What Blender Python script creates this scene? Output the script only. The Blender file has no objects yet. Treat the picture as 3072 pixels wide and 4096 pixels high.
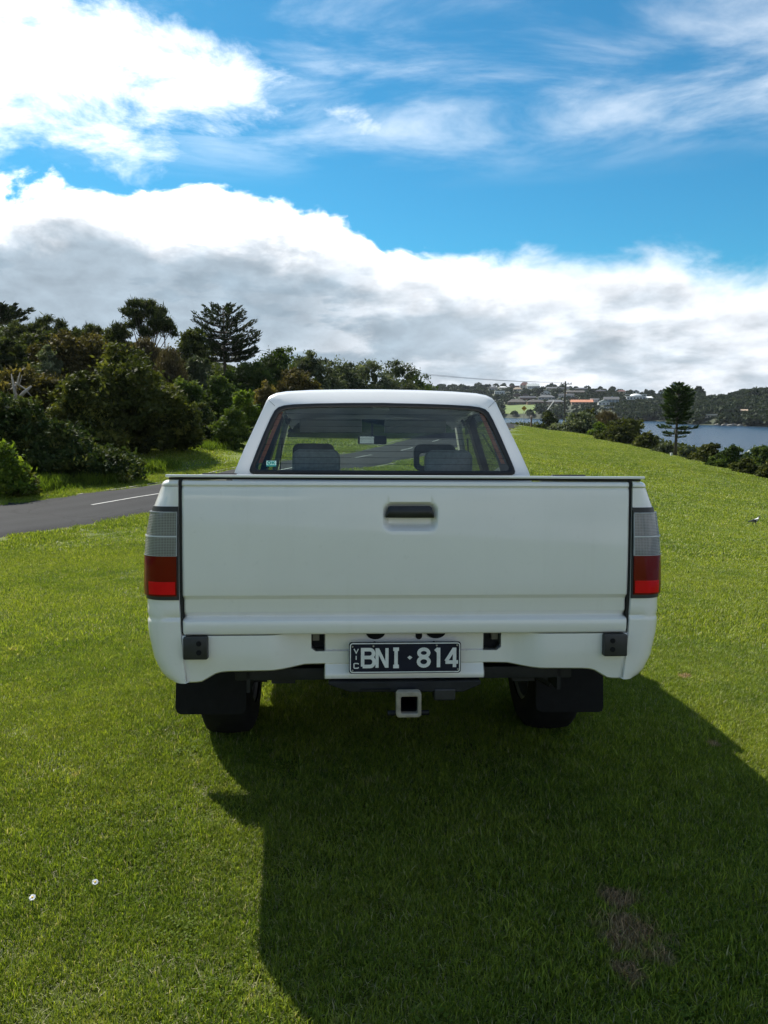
import bpy, bmesh, math, random
import numpy as np
from mathutils import Vector, Matrix, noise as mnoise

R = math.radians
scene = bpy.context.scene
COL = scene.collection

# ------------------------------------------------------------------ camera
CAM_Z = 1.5
PITCH = 7.916
cam_d = bpy.data.cameras.new('camera')
cam = bpy.data.objects.new('camera', cam_d)
COL.objects.link(cam)
cam_d.sensor_fit = 'VERTICAL'
cam_d.sensor_height = 36.0
cam_d.sensor_width = 27.0
cam_d.lens = 36.0 * 3078.0 / 4096.0
cam_d.clip_start = 0.05
cam_d.clip_end = 20000
cam.location = (0, 0, CAM_Z)
cam.rotation_euler = (R(90 - PITCH), 0, 0)
scene.camera = cam

# ------------------------------------------------------------------ sun, sky, exposure
SUN_AZ, SUN_EL = -38.0, 44.5
sun_dir = Vector((math.sin(R(SUN_AZ)) * math.cos(R(SUN_EL)), math.cos(R(SUN_AZ)) * math.cos(R(SUN_EL)), math.sin(R(SUN_EL))))
sun_d = bpy.data.lights.new('sun', 'SUN')
sun_d.energy = 4.8
sun_d.angle = R(0.53)
sun_d.color = (1.0, 0.955, 0.87)
sun = bpy.data.objects.new('sun', sun_d)
COL.objects.link(sun)
sun.rotation_euler = (-sun_dir).to_track_quat('-Z', 'Y').to_euler()

scene.view_settings.view_transform = 'Standard'
scene.view_settings.look = 'None'
scene.view_settings.exposure = 0.72
scene.view_settings.gamma = 1.0
scene.view_settings.use_curve_mapping = False
scene.render.engine = 'CYCLES'
scene.cycles.use_denoising = True
scene.cycles.max_bounces = 8
scene.cycles.transparent_max_bounces = 12
scene.cycles.volume_bounces = 0
scene.cycles.sample_clamp_indirect = 8.0
scene.cycles.caustics_reflective = False
scene.cycles.caustics_refractive = False


class NT:
    """tiny helper round a node tree"""
    def __init__(self, nt):
        self.nt = nt

    def n(self, kind, **kw):
        nd = self.nt.nodes.new(kind)
        for k, v in kw.items():
            if k == 'ins':
                for kk, vv in v.items():
                    s = nd.inputs[kk]
                    if isinstance(vv, bpy.types.NodeSocket):
                        self.nt.links.new(vv, s)
                    else:
                        s.default_value = vv
            else:
                setattr(nd, k, v)
        return nd

    def m(self, op, a, b=0.0, c=0.0, clamp=False):
        nd = self.nt.nodes.new('ShaderNodeMath')
        nd.operation = op
        nd.use_clamp = clamp
        for i, v in enumerate((a, b, c)):
            if isinstance(v, bpy.types.NodeSocket):
                self.nt.links.new(v, nd.inputs[i])
            else:
                nd.inputs[i].default_value = v
        return nd.outputs[0]

    def vm(self, op, a, b=(0, 0, 0)):
        nd = self.nt.nodes.new('ShaderNodeVectorMath')
        nd.operation = op
        for i, v in enumerate((a, b)):
            if isinstance(v, bpy.types.NodeSocket):
                self.nt.links.new(v, nd.inputs[i])
            else:
                nd.inputs[i].default_value = v
        return nd.outputs['Value'] if op in ('DOT_PRODUCT', 'LENGTH') else nd.outputs[0]

    def noise(self, vec, scale, detail=4.0, rough=0.55, dist=0.0):
        nd = self.n('ShaderNodeTexNoise', ins={'Vector': vec, 'Scale': scale, 'Detail': detail, 'Roughness': rough, 'Distortion': dist})
        return nd.outputs[0]

    def ss(self, v, lo, hi, a=0.0, b=1.0):
        nd = self.n('ShaderNodeMapRange', interpolation_type='SMOOTHSTEP',
                    ins={'Value': v, 'From Min': lo, 'From Max': hi, 'To Min': a, 'To Max': b})
        return nd.outputs[0]

    def mix(self, f, a, b, blend='MIX'):
        nd = self.nt.nodes.new('ShaderNodeMix')
        nd.data_type = 'RGBA'
        nd.blend_type = blend
        nd.clamp_factor = True
        for i, v in ((0, f), (6, a), (7, b)):
            if isinstance(v, bpy.types.NodeSocket):
                self.nt.links.new(v, nd.inputs[i])
            else:
                nd.inputs[i].default_value = (*v, 1.0) if isinstance(v, tuple) and len(v) == 3 else v
        return nd.outputs[2]

    def ramp(self, f, stops, interp='LINEAR'):
        nd = self.n('ShaderNodeValToRGB', ins={0: f})
        cr = nd.color_ramp
        cr.interpolation = interp
        while len(cr.elements) < len(stops):
            cr.elements.new(0.5)
        for e, (p, c) in zip(cr.elements, stops):
            e.position = p
            e.color = (*c, 1.0) if isinstance(c, tuple) else (c, c, c, 1.0)
        return nd.outputs[0]

    def link(self, a, b):
        self.nt.links.new(a, b)


def build_world():
    w = bpy.data.worlds.new('World')
    scene.world = w
    w.use_nodes = True
    t = NT(w.node_tree)
    bg = w.node_tree.nodes['Background']
    bg.inputs[1].default_value = 0.13
    sky = t.n('ShaderNodeTexSky', sky_type='NISHITA', sun_disc=False, sun_elevation=R(SUN_EL), sun_rotation=R(SUN_AZ),
              air_density=1.0, dust_density=0.35, ozone_density=3.0)
    blue = t.mix(1.0, sky.outputs[0], (0.145, 0.46, 0.54), 'MULTIPLY')
    d = t.vm('NORMALIZE', t.n('ShaderNodeTexCoord').outputs['Generated'])
    sep = t.n('ShaderNodeSeparateXYZ', ins={0: d})
    x, y, z = sep.outputs
    az = t.m('MULTIPLY', t.m('ARCTAN2', x, y), 180 / math.pi)        # degrees, 0 = straight ahead, + right
    el = t.m('MULTIPLY', t.m('ARCSINE', z), 180 / math.pi)
    dot = t.vm('DOT_PRODUCT', d, tuple(sun_dir))
    glare = t.ss(dot, 0.55, 1.0)                                      # clouds near the sun are brighter

    # ---- the bank of cumulus that lies round the horizon
    top = t.n('ShaderNodeFloatCurve', ins={1: t.m('MULTIPLY_ADD', az, 1 / 120.0, 0.5)})
    cv = top.mapping.curves[0]
    pts = [(-60, 14.0), (-34, 14.2), (-27, 13.9), (-20, 14.4), (-13, 14.3), (-6, 13.6), (-1, 12.4), (0.6, 10.9), (3, 11.0), (7, 10.3), (13, 10.4), (19, 10.4), (24, 9.0), (30, 9.6), (60, 12.5)]
    P = [(a / 120 + 0.5, e / 20) for a, e in pts]
    cv.points[0].location = P[0]
    cv.points[1].location = P[-1]
    for p in P[1:-1]:
        cv.points.new(*p)
    top.mapping.update()
    eltop = t.m('MULTIPLY', top.outputs[0], 20.0)
    squash = t.vm('MULTIPLY', d, (1.0, 1.0, 1.9))
    billow = t.noise(squash, 9.0, 9.0, 0.58, 0.25)
    big = t.noise(squash, 3.1, 3.0, 0.5)
    b1 = t.m('MULTIPLY', t.m('SUBTRACT', billow, 0.5), 7.0)
    hard = t.ss(az, -2.0, 14.0)                                        # crisp to the left, soft to the right
    depth = t.m('ADD', t.m('SUBTRACT', eltop, el), b1)                # degrees below the ragged top edge
    soft = t.m('MULTIPLY_ADD', hard, 1.8, 0.7)
    bank = t.ss(t.m('DIVIDE', depth, soft), -0.35, 1.0)
    # shade inside the bank: white lit tops, grey shadowed bellies, streaky layers at the horizon
    streak_v = t.vm('MULTIPLY', d, (1.0, 1.0, 3.2))
    streak = t.noise(streak_v, 7.0, 7.0, 0.55, 0.1)
    streak2 = t.noise(streak_v, 2.6, 4.0, 0.5, 0.3)
    fade = t.ss(depth, 1.2, 5.6)
    belly = t.m('MULTIPLY', fade, t.ss(t.m('ADD', streak, t.m('MULTIPLY', streak2, 0.6)), 0.96, 0.70))
    left = t.ss(az, 4.0, -8.0)
    belly = t.m('MULTIPLY', belly, t.ss(az, -4.0, 8.0, 1.0, 0.8))
    belly = t.m('MAXIMUM', belly, t.m('MULTIPLY', t.m('MULTIPLY', t.ss(depth, 1.8, 4.6), left), t.ss(el, 0.5, 5.5, 0.35, 0.92)), clamp=True)
    bankcol = t.mix(belly, (5.0, 5.2, 5.5), (1.85, 2.35, 2.8))
    rim = t.ss(depth, 3.4, 0.2)
    bankcol = t.mix(t.m('MULTIPLY', rim, t.ss(az, 18.0, -6.0, 0.25, 1.0)), bankcol, (9.6, 9.6, 9.5))
    mott = t.noise(squash, 24.0, 6.0, 0.6, 0.3)
    bankcol = t.mix(1.0, bankcol, t.ramp(mott, [(0.3, 0.86), (0.7, 1.12)]), 'MULTIPLY')
    bankcol = t.mix(1.0, bankcol, t.ramp(t.noise(t.vm('MULTIPLY', d, (1.0, 1.0, 2.4)), 13.0, 5.0, 0.5, 0.2), [(0.34, 0.90), (0.66, 1.08)]), 'MULTIPLY')

    # ---- higher broken cloud: thick towards the sun, wisps elsewhere
    zz = t.m('MAXIMUM', z, 0.06)
    pl = t.n('ShaderNodeCombineXYZ', ins={0: t.m('DIVIDE', x, zz), 1: t.m('DIVIDE', y, zz), 2: 0.0}).outputs[0]
    wis = t.noise(t.vm('MULTIPLY', pl, (1.0, 1.35, 1.0)), 1.15, 9.0, 0.6, 0.5)
    wis2 = t.noise(t.vm('ADD', pl, (7.3, 2.1, 0.0)), 0.42, 4.0, 0.5, 0.3)
    wisp = t.m('MULTIPLY', t.ss(t.m('ADD', t.m('MULTIPLY', wis, 0.62), t.m('MULTIPLY', wis2, 0.45)), 0.47, 0.76), 0.62)
    wisp = t.m('MULTIPLY', wisp, t.ss(el, 14.5, 19.0))
    # the sunward mass
    da = t.m('DIVIDE', t.m('SUBTRACT', az, -38.0), 30.0)
    de = t.m('DIVIDE', t.m('SUBTRACT', el, t.m('MULTIPLY_ADD', az, -0.15, 18.7)), t.m('MAXIMUM', t.m('MULTIPLY_ADD', az, -0.19, 0.7), 0.8))
    rr = t.m('SQRT', t.m('ADD', t.m('MULTIPLY', da, da), t.m('MULTIPLY', de, de)))
    puff = t.noise(t.vm('MULTIPLY', d, (1.0, 1.0, 2.0)), 8.5, 9.0, 0.64, 0.3)
    mass = t.ss(t.m('ADD', rr, t.m('MULTIPLY', t.m('SUBTRACT', puff, 0.5), 3.0)), 1.5, 0.25)
    high = t.m('MAXIMUM', wisp, mass)
    highcol = t.mix(t.m('MAXIMUM', mass, glare), (6.2, 6.4, 6.6), (9.6, 9.6, 9.5))

    col = t.mix(high, blue, highcol)
    col = t.mix(bank, col, bankcol)
    t.link(col, bg.inputs[0])
    w.cycles.sampling_method = 'MANUAL'
    w.cycles.sample_map_resolution = 1024


build_world()

# ------------------------------------------------------------------ helpers: objects, meshes, materials
def link_obj(o, parent=None):
    COL.objects.link(o)
    if parent is not None:
        o.parent = parent
    return o


def tag(o, label=None, cat=None, group=None, kind=None):
    if label:
        o['label'] = label
    if cat:
        o['category'] = cat
    if group:
        o['group'] = group
    if kind:
        o['kind'] = kind
    return o


def empty(name, loc=(0, 0, 0), rz=0.0, parent=None):
    o = bpy.data.objects.new(name, None)
    o.empty_display_size = 0.2
    link_obj(o, parent)
    o.location = loc
    o.rotation_euler = (0, 0, rz)
    return o


def mesh_obj(name, verts, faces, mat, parent=None, smooth=False):
    me = bpy.data.meshes.new(name)
    me.from_pydata([tuple(map(float, v)) for v in verts], [], [tuple(int(i) for i in f) for f in faces])
    me.validate()
    me.update()
    if smooth:
        me.polygons.foreach_set('use_smooth', [True] * len(me.polygons))
    if mat is not None:
        for m in (mat if isinstance(mat, (list, tuple)) else [mat]):
            me.materials.append(m)
    o = bpy.data.objects.new(name, me)
    return link_obj(o, parent)


def np_mesh(name, co, quads, mats, colors=None, smooth=False, matidx=None):
    """fast mesh from numpy: co (n,3), quads (m,k) with k = 3 or 4"""
    me = bpy.data.meshes.new(name)
    co = np.ascontiguousarray(co, dtype=np.float32)
    q = np.ascontiguousarray(quads, dtype=np.int32)
    k = q.shape[1]
    me.vertices.add(len(co))
    me.vertices.foreach_set('co', co.ravel())
    me.loops.add(q.size)
    me.loops.foreach_set('vertex_index', q.ravel())
    me.polygons.add(len(q))
    me.polygons.foreach_set('loop_start', np.arange(0, q.size, k, dtype=np.int32))
    me.polygons.foreach_set('loop_total', np.full(len(q), k, dtype=np.int32))
    if smooth:
        me.polygons.foreach_set('use_smooth', np.ones(len(q), dtype=bool))
    if matidx is not None:
        me.polygons.foreach_set('material_index', np.ascontiguousarray(matidx, dtype=np.int32))
    for m in (mats if isinstance(mats, (list, tuple)) else [mats]):
        me.materials.append(m)
    if colors is not None:
        a = me.color_attributes.new('tint', 'FLOAT_COLOR', 'POINT')
        c4 = np.ones((len(co), 4), dtype=np.float32)
        c4[:, :3] = colors
        a.data.foreach_set('color', c4.ravel())
    me.update(calc_edges=True)
    return me


class MB:
    """collects primitive shapes into ONE mesh"""
    def __init__(self):
        self.v = []
        self.f = []

    def add(self, verts, faces):
        b = len(self.v)
        self.v += [tuple(v) for v in verts]
        self.f += [tuple(i + b for i in f) for f in faces]
        return self

    def box(self, c, s, rot=None, bev=0.0):
        hx, hy, hz = s[0] / 2, s[1] / 2, s[2] / 2
        bev = min(bev, 0.45 * min(s))
        if bev <= 0:
            vs = [(sx * hx, sy * hy, sz * hz) for sz in (-1, 1) for sy in (-1, 1) for sx in (-1, 1)]
            fs = [(0, 2, 3, 1), (4, 5, 7, 6), (0, 1, 5, 4), (2, 6, 7, 3), (0, 4, 6, 2), (1, 3, 7, 5)]
        else:
            bm = bmesh.new()
            bmesh.ops.create_cube(bm, size=1.0)
            for v in bm.verts:
                v.co = Vector((v.co.x * s[0], v.co.y * s[1], v.co.z * s[2]))
            bmesh.ops.bevel(bm, geom=list(bm.edges), offset=bev, segments=2, affect='EDGES', profile=0.6)
            bm.verts.index_update()
            vs = [tuple(v.co) for v in bm.verts]
            fs = [tuple(v.index for v in f.verts) for f in bm.faces]
            bm.free()
        if rot is not None:
            m = rot if isinstance(rot, Matrix) else Matrix.Rotation(rot, 3, 'Z')
            vs = [tuple(m @ Vector(v)) for v in vs]
        return self.add([(v[0] + c[0], v[1] + c[1], v[2] + c[2]) for v in vs], fs)

    def tube(self, path, rad, seg=8, caps=True):
        path = [Vector(p) for p in path]
        n = len(path)
        rads = rad if isinstance(rad, (list, tuple)) else [rad] * n
        rings = []
        up = Vector((0, 0, 1))
        for i, p in enumerate(path):
            d = (path[min(i + 1, n - 1)] - path[max(i - 1, 0)])
            d = d.normalized() if d.length > 1e-9 else Vector((0, 0, 1))
            a = d.cross(up)
            if a.length < 1e-3:
                a = d.cross(Vector((1, 0, 0)))
            a.normalize()
            b = a.cross(d).normalized()
            rings.append([tuple(p + (a * math.cos(2 * math.pi * k / seg) + b * math.sin(2 * math.pi * k / seg)) * rads[i]) for k in range(seg)])
        vs = [v for r in rings for v in r]
        fs = []
        for i in range(n - 1):
            for k in range(seg):
                k2 = (k + 1) % seg
                fs.append((i * seg + k, i * seg + k2, (i + 1) * seg + k2, (i + 1) * seg + k))
        if caps:
            fs.append(tuple(range(seg))[::-1])
            fs.append(tuple((n - 1) * seg + k for k in range(seg)))
        return self.add(vs, fs)

    def prism(self, pts, y0, y1, axis='y'):
        """extrude a 2-D outline; axis y: pts are (x, z)"""
        n = len(pts)
        if axis == 'y':
            vs = [(p[0], y0, p[1]) for p in pts] + [(p[0], y1, p[1]) for p in pts]
        elif axis == 'x':
            vs = [(y0, p[0], p[1]) for p in pts] + [(y1, p[0], p[1]) for p in pts]
        else:
            vs = [(p[0], p[1], y0) for p in pts] + [(p[0], p[1], y1) for p in pts]
        fs = [tuple(range(n)), tuple(range(2 * n - 1, n - 1, -1))]
        fs += [(i, (i + 1) % n + 0, (i + 1) % n + n, i + n)[::-1] for i in range(n)]
        return self.add(vs, fs)

    def grid(self, rows):
        """rows: list of equal-length point lists"""
        m, n = len(rows), len(rows[0])
        vs = [p for r in rows for p in r]
        fs = [(i * n + j, i * n + j + 1, (i + 1) * n + j + 1, (i + 1) * n + j) for i in range(m - 1) for j in range(n - 1)]
        return self.add(vs, fs)

    def build(self, name, mat, parent=None, smooth=False, auto=None, solid=None, bevel=None):
        o = mesh_obj(name, self.v, self.f, mat, parent, smooth)
        if auto is not None:
            smooth_by_angle(o, auto)
        if solid:
            md = o.modifiers.new('solid', 'SOLIDIFY')
            md.thickness = solid
            md.offset = 0.0
        if bevel:
            md = o.modifiers.new('bevel', 'BEVEL')
            md.width = bevel
            md.segments = 2
            md.limit_method = 'ANGLE'
            md.angle_limit = R(35)
        return o


def smooth_by_angle(o, deg):
    me = o.data
    bm = bmesh.new()
    bm.from_mesh(me)
    bmesh.ops.recalc_face_normals(bm, faces=bm.faces)
    for f in bm.faces:
        f.smooth = True
    for e in bm.edges:
        if len(e.link_faces) == 2 and e.calc_face_angle(0) > R(deg):
            e.smooth = False
    bm.to_mesh(me)
    bm.free()


def new_mat(name):
    m = bpy.data.materials.new(name)
    m.use_nodes = True
    t = NT(m.node_tree)
    b = m.node_tree.nodes['Principled BSDF']
    return m, t, b


def simple(name, col, rough=0.6, metal=0.0, var=0.12, scale=8.0, coat=0.0, spec=0.5, bump=0.0, bscale=60.0):
    """principled material with procedural colour variation"""
    m, t, b = new_mat(name)
    v = t.n('ShaderNodeTexCoord').outputs['Object']
    nz = t.noise(v, scale, 5.0, 0.6)
    lo = tuple(c * (1 - var) for c in col)
    hi = tuple(min(1.0, c * (1 + var)) for c in col)
    t.link(t.ramp(nz, [(0.3, lo), (0.7, hi)]), b.inputs['Base Color'])
    t.link(t.ss(nz, 0.2, 0.8, rough * 0.9, min(1.0, rough * 1.1)), b.inputs['Roughness'])
    b.inputs['Metallic'].default_value = metal
    b.inputs['Specular IOR Level'].default_value = spec
    b.inputs['Coat Weight'].default_value = coat
    b.inputs['Coat Roughness'].default_value = 0.04
    if bump:
        bn = t.noise(v, bscale, 3.0, 0.6)
        bp = t.n('ShaderNodeBump', ins={'Strength': bump, 'Distance': 0.01, 'Height': bn})
        t.link(bp.outputs[0], b.inputs['Normal'])
    return m


def leaf_mat(name, dark, mid, light, trans=0.30, rough=0.7):
    """foliage: per-leaf tint attribute picks the colour; part of the light passes through the leaf"""
    m, t, b = new_mat(name)
    a = t.n('ShaderNodeAttribute', attribute_name='tint')
    sep = t.n('ShaderNodeSeparateColor', ins={0: a.outputs['Color']})
    col = t.ramp(sep.outputs[0], [(0.0, dark), (0.5, mid), (1.0, light)])
    t.link(col, b.inputs['Base Color'])
    b.inputs['Roughness'].default_value = rough
    b.inputs['Specular IOR Level'].default_value = 0.12
    tr = t.n('ShaderNodeBsdfTranslucent', ins={'Color': t.mix(1.0, col, (1.25, 1.3, 0.55), 'MULTIPLY')})
    mx = t.n('ShaderNodeMixShader', ins={0: trans, 1: b.outputs[0], 2: tr.outputs[0]})
    t.link(mx.outputs[0], m.node_tree.nodes['Material Output'].inputs[0])
    return m


# pixel helpers: a picture position (in the 3072 x 4096 photograph) at ground distance Y -> world point
_p = R(PITCH)
def at(px, py, Y):
    dx = (px - 1536.0) / 3078.0
    du = (2048.0 - py) / 3078.0
    d = (dx, math.cos(_p) + du * math.sin(_p), -math.sin(_p) + du * math.cos(_p))
    k = Y / d[1]
    return Vector((d[0] * k, Y, CAM_Z + d[2] * k))


# ------------------------------------------------------------------ terrain
WATER_Z = -9.5
CTRL = [  # x, y, z of the ground
    (0, 0, 0.0), (-1, 2, 0.0), (1.2, 2, 0.0), (0, 3.2, 0.028), (-3, 2.5, 0.03), (3, 2.5, -0.05), (-0.9, 3.38, 0.042), (0.9, 3.38, 0.038),
    (-1.0, 6.3, -0.25), (0.7, 6.3, -0.27), (-0.3, 9, -0.5), (-4, 8, -0.45), (4, 8, -0.52), (3.5, 5, -0.22), (-3.5, 5, -0.12),
    (-6, 12, -0.74), (-5, 15.5, -0.86), (-9, 18, -0.9), (-7.5, 24, -0.9), (-2.5, 22, -0.92), (-0.5, 28, -0.95), (1.4, 36, -0.98), (4, 50, -1.0),
    (10, 75, -1.0), (15, 95, -0.98), (18, 106, -1.15), (4, 14, -1.0), (8, 16, -1.4), (11.6, 24, -2.3), (5, 30, -1.5), (16, 40, -2.6), (22, 45, -2.75), (24.6, 60, -2.95), (23.8, 70, -2.4),
    (22.9, 82, -1.85), (18, 60, -1.9), (15, 25, -2.7), (14, 10, -1.6), (24, 30, -3.2), (30, 15, -3.6), (35, 40, -5.2), (34, 60, -5.2), (34, 80, -4.2), (30, 100, -3.4),
    (52, 50, -9.6), (55, 80, -9.8), (50, 110, -9.6), (60, 20, -10), (45, 150, -10), (25, 190, -11), (80, 150, -13), (85, 60, -13), (85, 0, -13), (40, 240, -13), (-10, 240, -11), (60, -60, -11), (120, -120, -14), (140, 200, -16),
    (20, 130, -2.8), (10, 140, -2.2), (0, 110, 0.4), (-4, 75, 0.2), (-1, 50, -0.6), (-6, 38, -0.75), (-10.5, 21, -0.75), (-15, 21, -0.5), (-12, 28, -0.2), (-16, 34, 1.2), (-22, 40, 2.2), (-22, 52, 4.0),
    (-34, 50, 5.0), (-36, 70, 7.0), (-18, 64, 4.2), (-14, 52, 2.2), (-12, 75, 3.4), (-8, 95, 2.6), (-30, 100, 8), (-60, 60, 10), (-70, 120, 15), (-10, 140, 4.0), (-60, 0, 6), (-25, 10, 0.6), (-14, 8, -0.3), (-20, -20, 1.5),
    (0, -20, 0.3), (20, -20, -1.2), (0, -60, 2.5), (-60, -60, 10), (-150, 0, 20), (-160, 150, 26), (-120, 250, 20), (0, -200, 12), (-200, -200, 30), (-60, 230, 2)]
_cp = np.array(CTRL, dtype=float)
def _tps_fit(c, lam=0.02):
    n = len(c)
    d = np.hypot(c[:, None, 0] - c[None, :, 0], c[:, None, 1] - c[None, :, 1])
    K = np.where(d > 0, d * d * np.log(np.maximum(d, 1e-9)), 0) + lam * np.eye(n)
    Pm = np.c_[np.ones(n), c[:, :2]]
    A = np.block([[K, Pm], [Pm.T, np.zeros((3, 3))]])
    return np.linalg.solve(A, np.r_[c[:, 2], 0, 0, 0])
_tw = _tps_fit(_cp)
def ground_np(x, y):
    x = np.asarray(x, dtype=float)
    y = np.asarray(y, dtype=float)
    xs, ys = np.clip(x, -240, 170), np.clip(y, -220, 260)
    sh = x.shape
    q = np.stack([xs.ravel(), ys.ravel()], 1)
    out = np.empty(len(q))
    for s in range(0, len(q), 20000):
        e = q[s:s + 20000]
        d = np.hypot(e[:, None, 0] - _cp[None, :, 0], e[:, None, 1] - _cp[None, :, 1])
        K = np.where(d > 0, d * d * np.log(np.maximum(d, 1e-9)), 0)
        out[s:s + 20000] = K @ _tw[:-3] + _tw[-3] + e @ _tw[-2:]
    out = out.reshape(sh)
    bump = 0.012 * np.sin(x * 1.7 + np.sin(y * 0.9)) * np.cos(y * 1.3 + 0.6 * np.sin(x * 0.7))
    return out + bump
def gz(x, y):
    return float(ground_np(np.array([x]), np.array([y]))[0])


def axis_lines(lo, hi, c, fine, width, grow, cmax):
    out = [c]
    s, p = fine, c
    while p < hi:
        if p - c > width:
            s = min(s * grow, cmax)
        p += s
        out.append(p)
    s, p = fine, c
    while p > lo:
        if c - p > width:
            s = min(s * grow, cmax)
        p -= s
        out.append(p)
    return np.array(sorted(out))


# lawn colour shared by ground sheet and blades: greens, tan dry flecks and a few worn patches
WORN = [(0.72, 2.16, 0.07, 0.06), (0.70, 2.0, 0.11, 0.12), (0.66, 1.86, 0.05, 0.06), (1.44, 3.2, 0.03, 0.03), (1.70, 4.2, 0.05, 0.05)]
def lawn_colour(t, pos, tip=False):
    n1 = t.noise(pos, 0.35, 4.0, 0.6)
    n2 = t.noise(pos, 2.2, 5.0, 0.62)
    n3 = t.noise(pos, 11.0, 4.0, 0.65)
    g = t.ramp(n2, [(0.3, (0.075, 0.124, 0.012)), (0.5, (0.116, 0.168, 0.016)), (0.72, (0.158, 0.203, 0.025))])
    g = t.mix(t.ss(n1, 0.38, 0.66), g, (0.150, 0.196, 0.020))
    dry = t.m('MULTIPLY', t.ss(n3, 0.58, 0.74), t.ss(n2, 0.42, 0.7))
    g = t.mix(t.m('MULTIPLY', dry, 0.75), g, (0.28, 0.225, 0.12))
    g = t.mix(1.0, g, t.ramp(n3, [(0.3, 0.78), (0.7, 1.2)]), 'MULTIPLY')
    w = None
    sep = t.n('ShaderNodeSeparateXYZ', ins={0: pos})
    for (wx, wy, rx, ry) in WORN:
        a = t.m('DIVIDE', t.m('SUBTRACT', sep.outputs[0], wx), rx)
        b = t.m('DIVIDE', t.m('SUBTRACT', sep.outputs[1], wy), ry)
        rr = t.m('SQRT', t.m('ADD', t.m('MULTIPLY', a, a), t.m('MULTIPLY', b, b)))
        k = t.ss(t.m('ADD', rr, t.m('MULTIPLY', t.m('SUBTRACT', n3, 0.5), 3.0)), 1.15, 0.45)
        w = k if w is None else t.m('MAXIMUM', w, k)
    g = t.mix(t.m('MULTIPLY', w, 0.85), g, (0.27, 0.185, 0.125))
    return g, w


def make_ground():
    m, t, b = new_mat('lawn_ground')
    pos = t.n('ShaderNodeNewGeometry').outputs['Position']
    g, w = lawn_colour(t, pos)
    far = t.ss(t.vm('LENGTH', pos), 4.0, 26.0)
    thatch_shade = t.mix(1.0, g, (0.50, 0.45, 0.42), 'MULTIPLY')      # thatch between near blades, its colour darkened to deepen the shade
    g2 = t.mix(far, thatch_shade, t.mix(1.0, g, (0.80, 0.78, 0.75), 'MULTIPLY'))
    fine = t.noise(pos, 55.0, 3.0, 0.7)
    g2 = t.mix(1.0, g2, t.ramp(fine, [(0.25, 0.72), (0.75, 1.25)]), 'MULTIPLY')
    long = t.noise(t.vm('MULTIPLY', pos, (0.9, 2.6, 1.0)), 1.4, 4.0, 0.6)
    g2 = t.mix(t.ss(long, 0.66, 0.75, 0.0, 0.55), g2, (0.05, 0.075, 0.018))
    # scrub floor where the wood and the shore bank begin
    t.link(g2, b.inputs['Base Color'])
    b.inputs['Roughness'].default_value = 0.85
    b.inputs['Specular IOR Level'].default_value = 0.2
    bp = t.n('ShaderNodeBump', ins={'Strength': 0.6, 'Distance': 0.03, 'Height': t.noise(pos, 26.0, 5.0, 0.7)})
    t.link(bp.outputs[0], b.inputs['Normal'])
    xs = axis_lines(-900, 420, 0.0, 0.32, 16.0, 1.055, 60)
    ys = axis_lines(-700, 420, 6.0, 0.32, 22.0, 1.055, 60)
    X, Y = np.meshgrid(xs, ys)
    Z = ground_np(X, Y)
    nx = len(xs)
    idx = np.arange(X.size).reshape(X.shape)
    q = np.stack([idx[:-1, :-1], idx[:-1, 1:], idx[1:, 1:], idx[1:, :-1]], -1).reshape(-1, 4)
    me = np_mesh('ground', np.stack([X, Y, Z], -1).reshape(-1, 3), q, m, smooth=True)
    o = link_obj(bpy.data.objects.new('ground', me))
    return tag(o, 'mown green lawn sloping down towards the bay', None, None, 'structure')


ground = make_ground()


# ------------------------------------------------------------------ road
def hit(px, py):
    """where the line of sight through a picture position meets the ground"""
    Y = np.linspace(2, 160, 3000)
    P0, P1 = at(px, py, 1.0), at(px, py, 2.0)
    dx, dz = P1.x - P0.x, P1.z - P0.z
    X = dx * Y
    Z = CAM_Z + dz * Y
    g = ground_np(X, Y)
    i = np.argmax(Z <= g)
    return Vector((X[i], Y[i], g[i]))


def spline(pts, n):
    """Catmull-Rom through 2-D points"""
    P = [np.array(p, dtype=float) for p in pts]
    P = [2 * P[0] - P[1]] + P + [2 * P[-1] - P[-2]]
    out = []
    for i in range(1, len(P) - 2):
        for k in range(n):
            u = k / n
            a, b, c, d = P[i - 1:i + 3]
            out.append(0.5 * ((2 * b) + (-a + c) * u + (2 * a - 5 * b + 4 * c - d) * u * u + (-a + 3 * b - 3 * c + d) * u ** 3))
    out.append(P[-2])
    return np.array(out)


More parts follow.
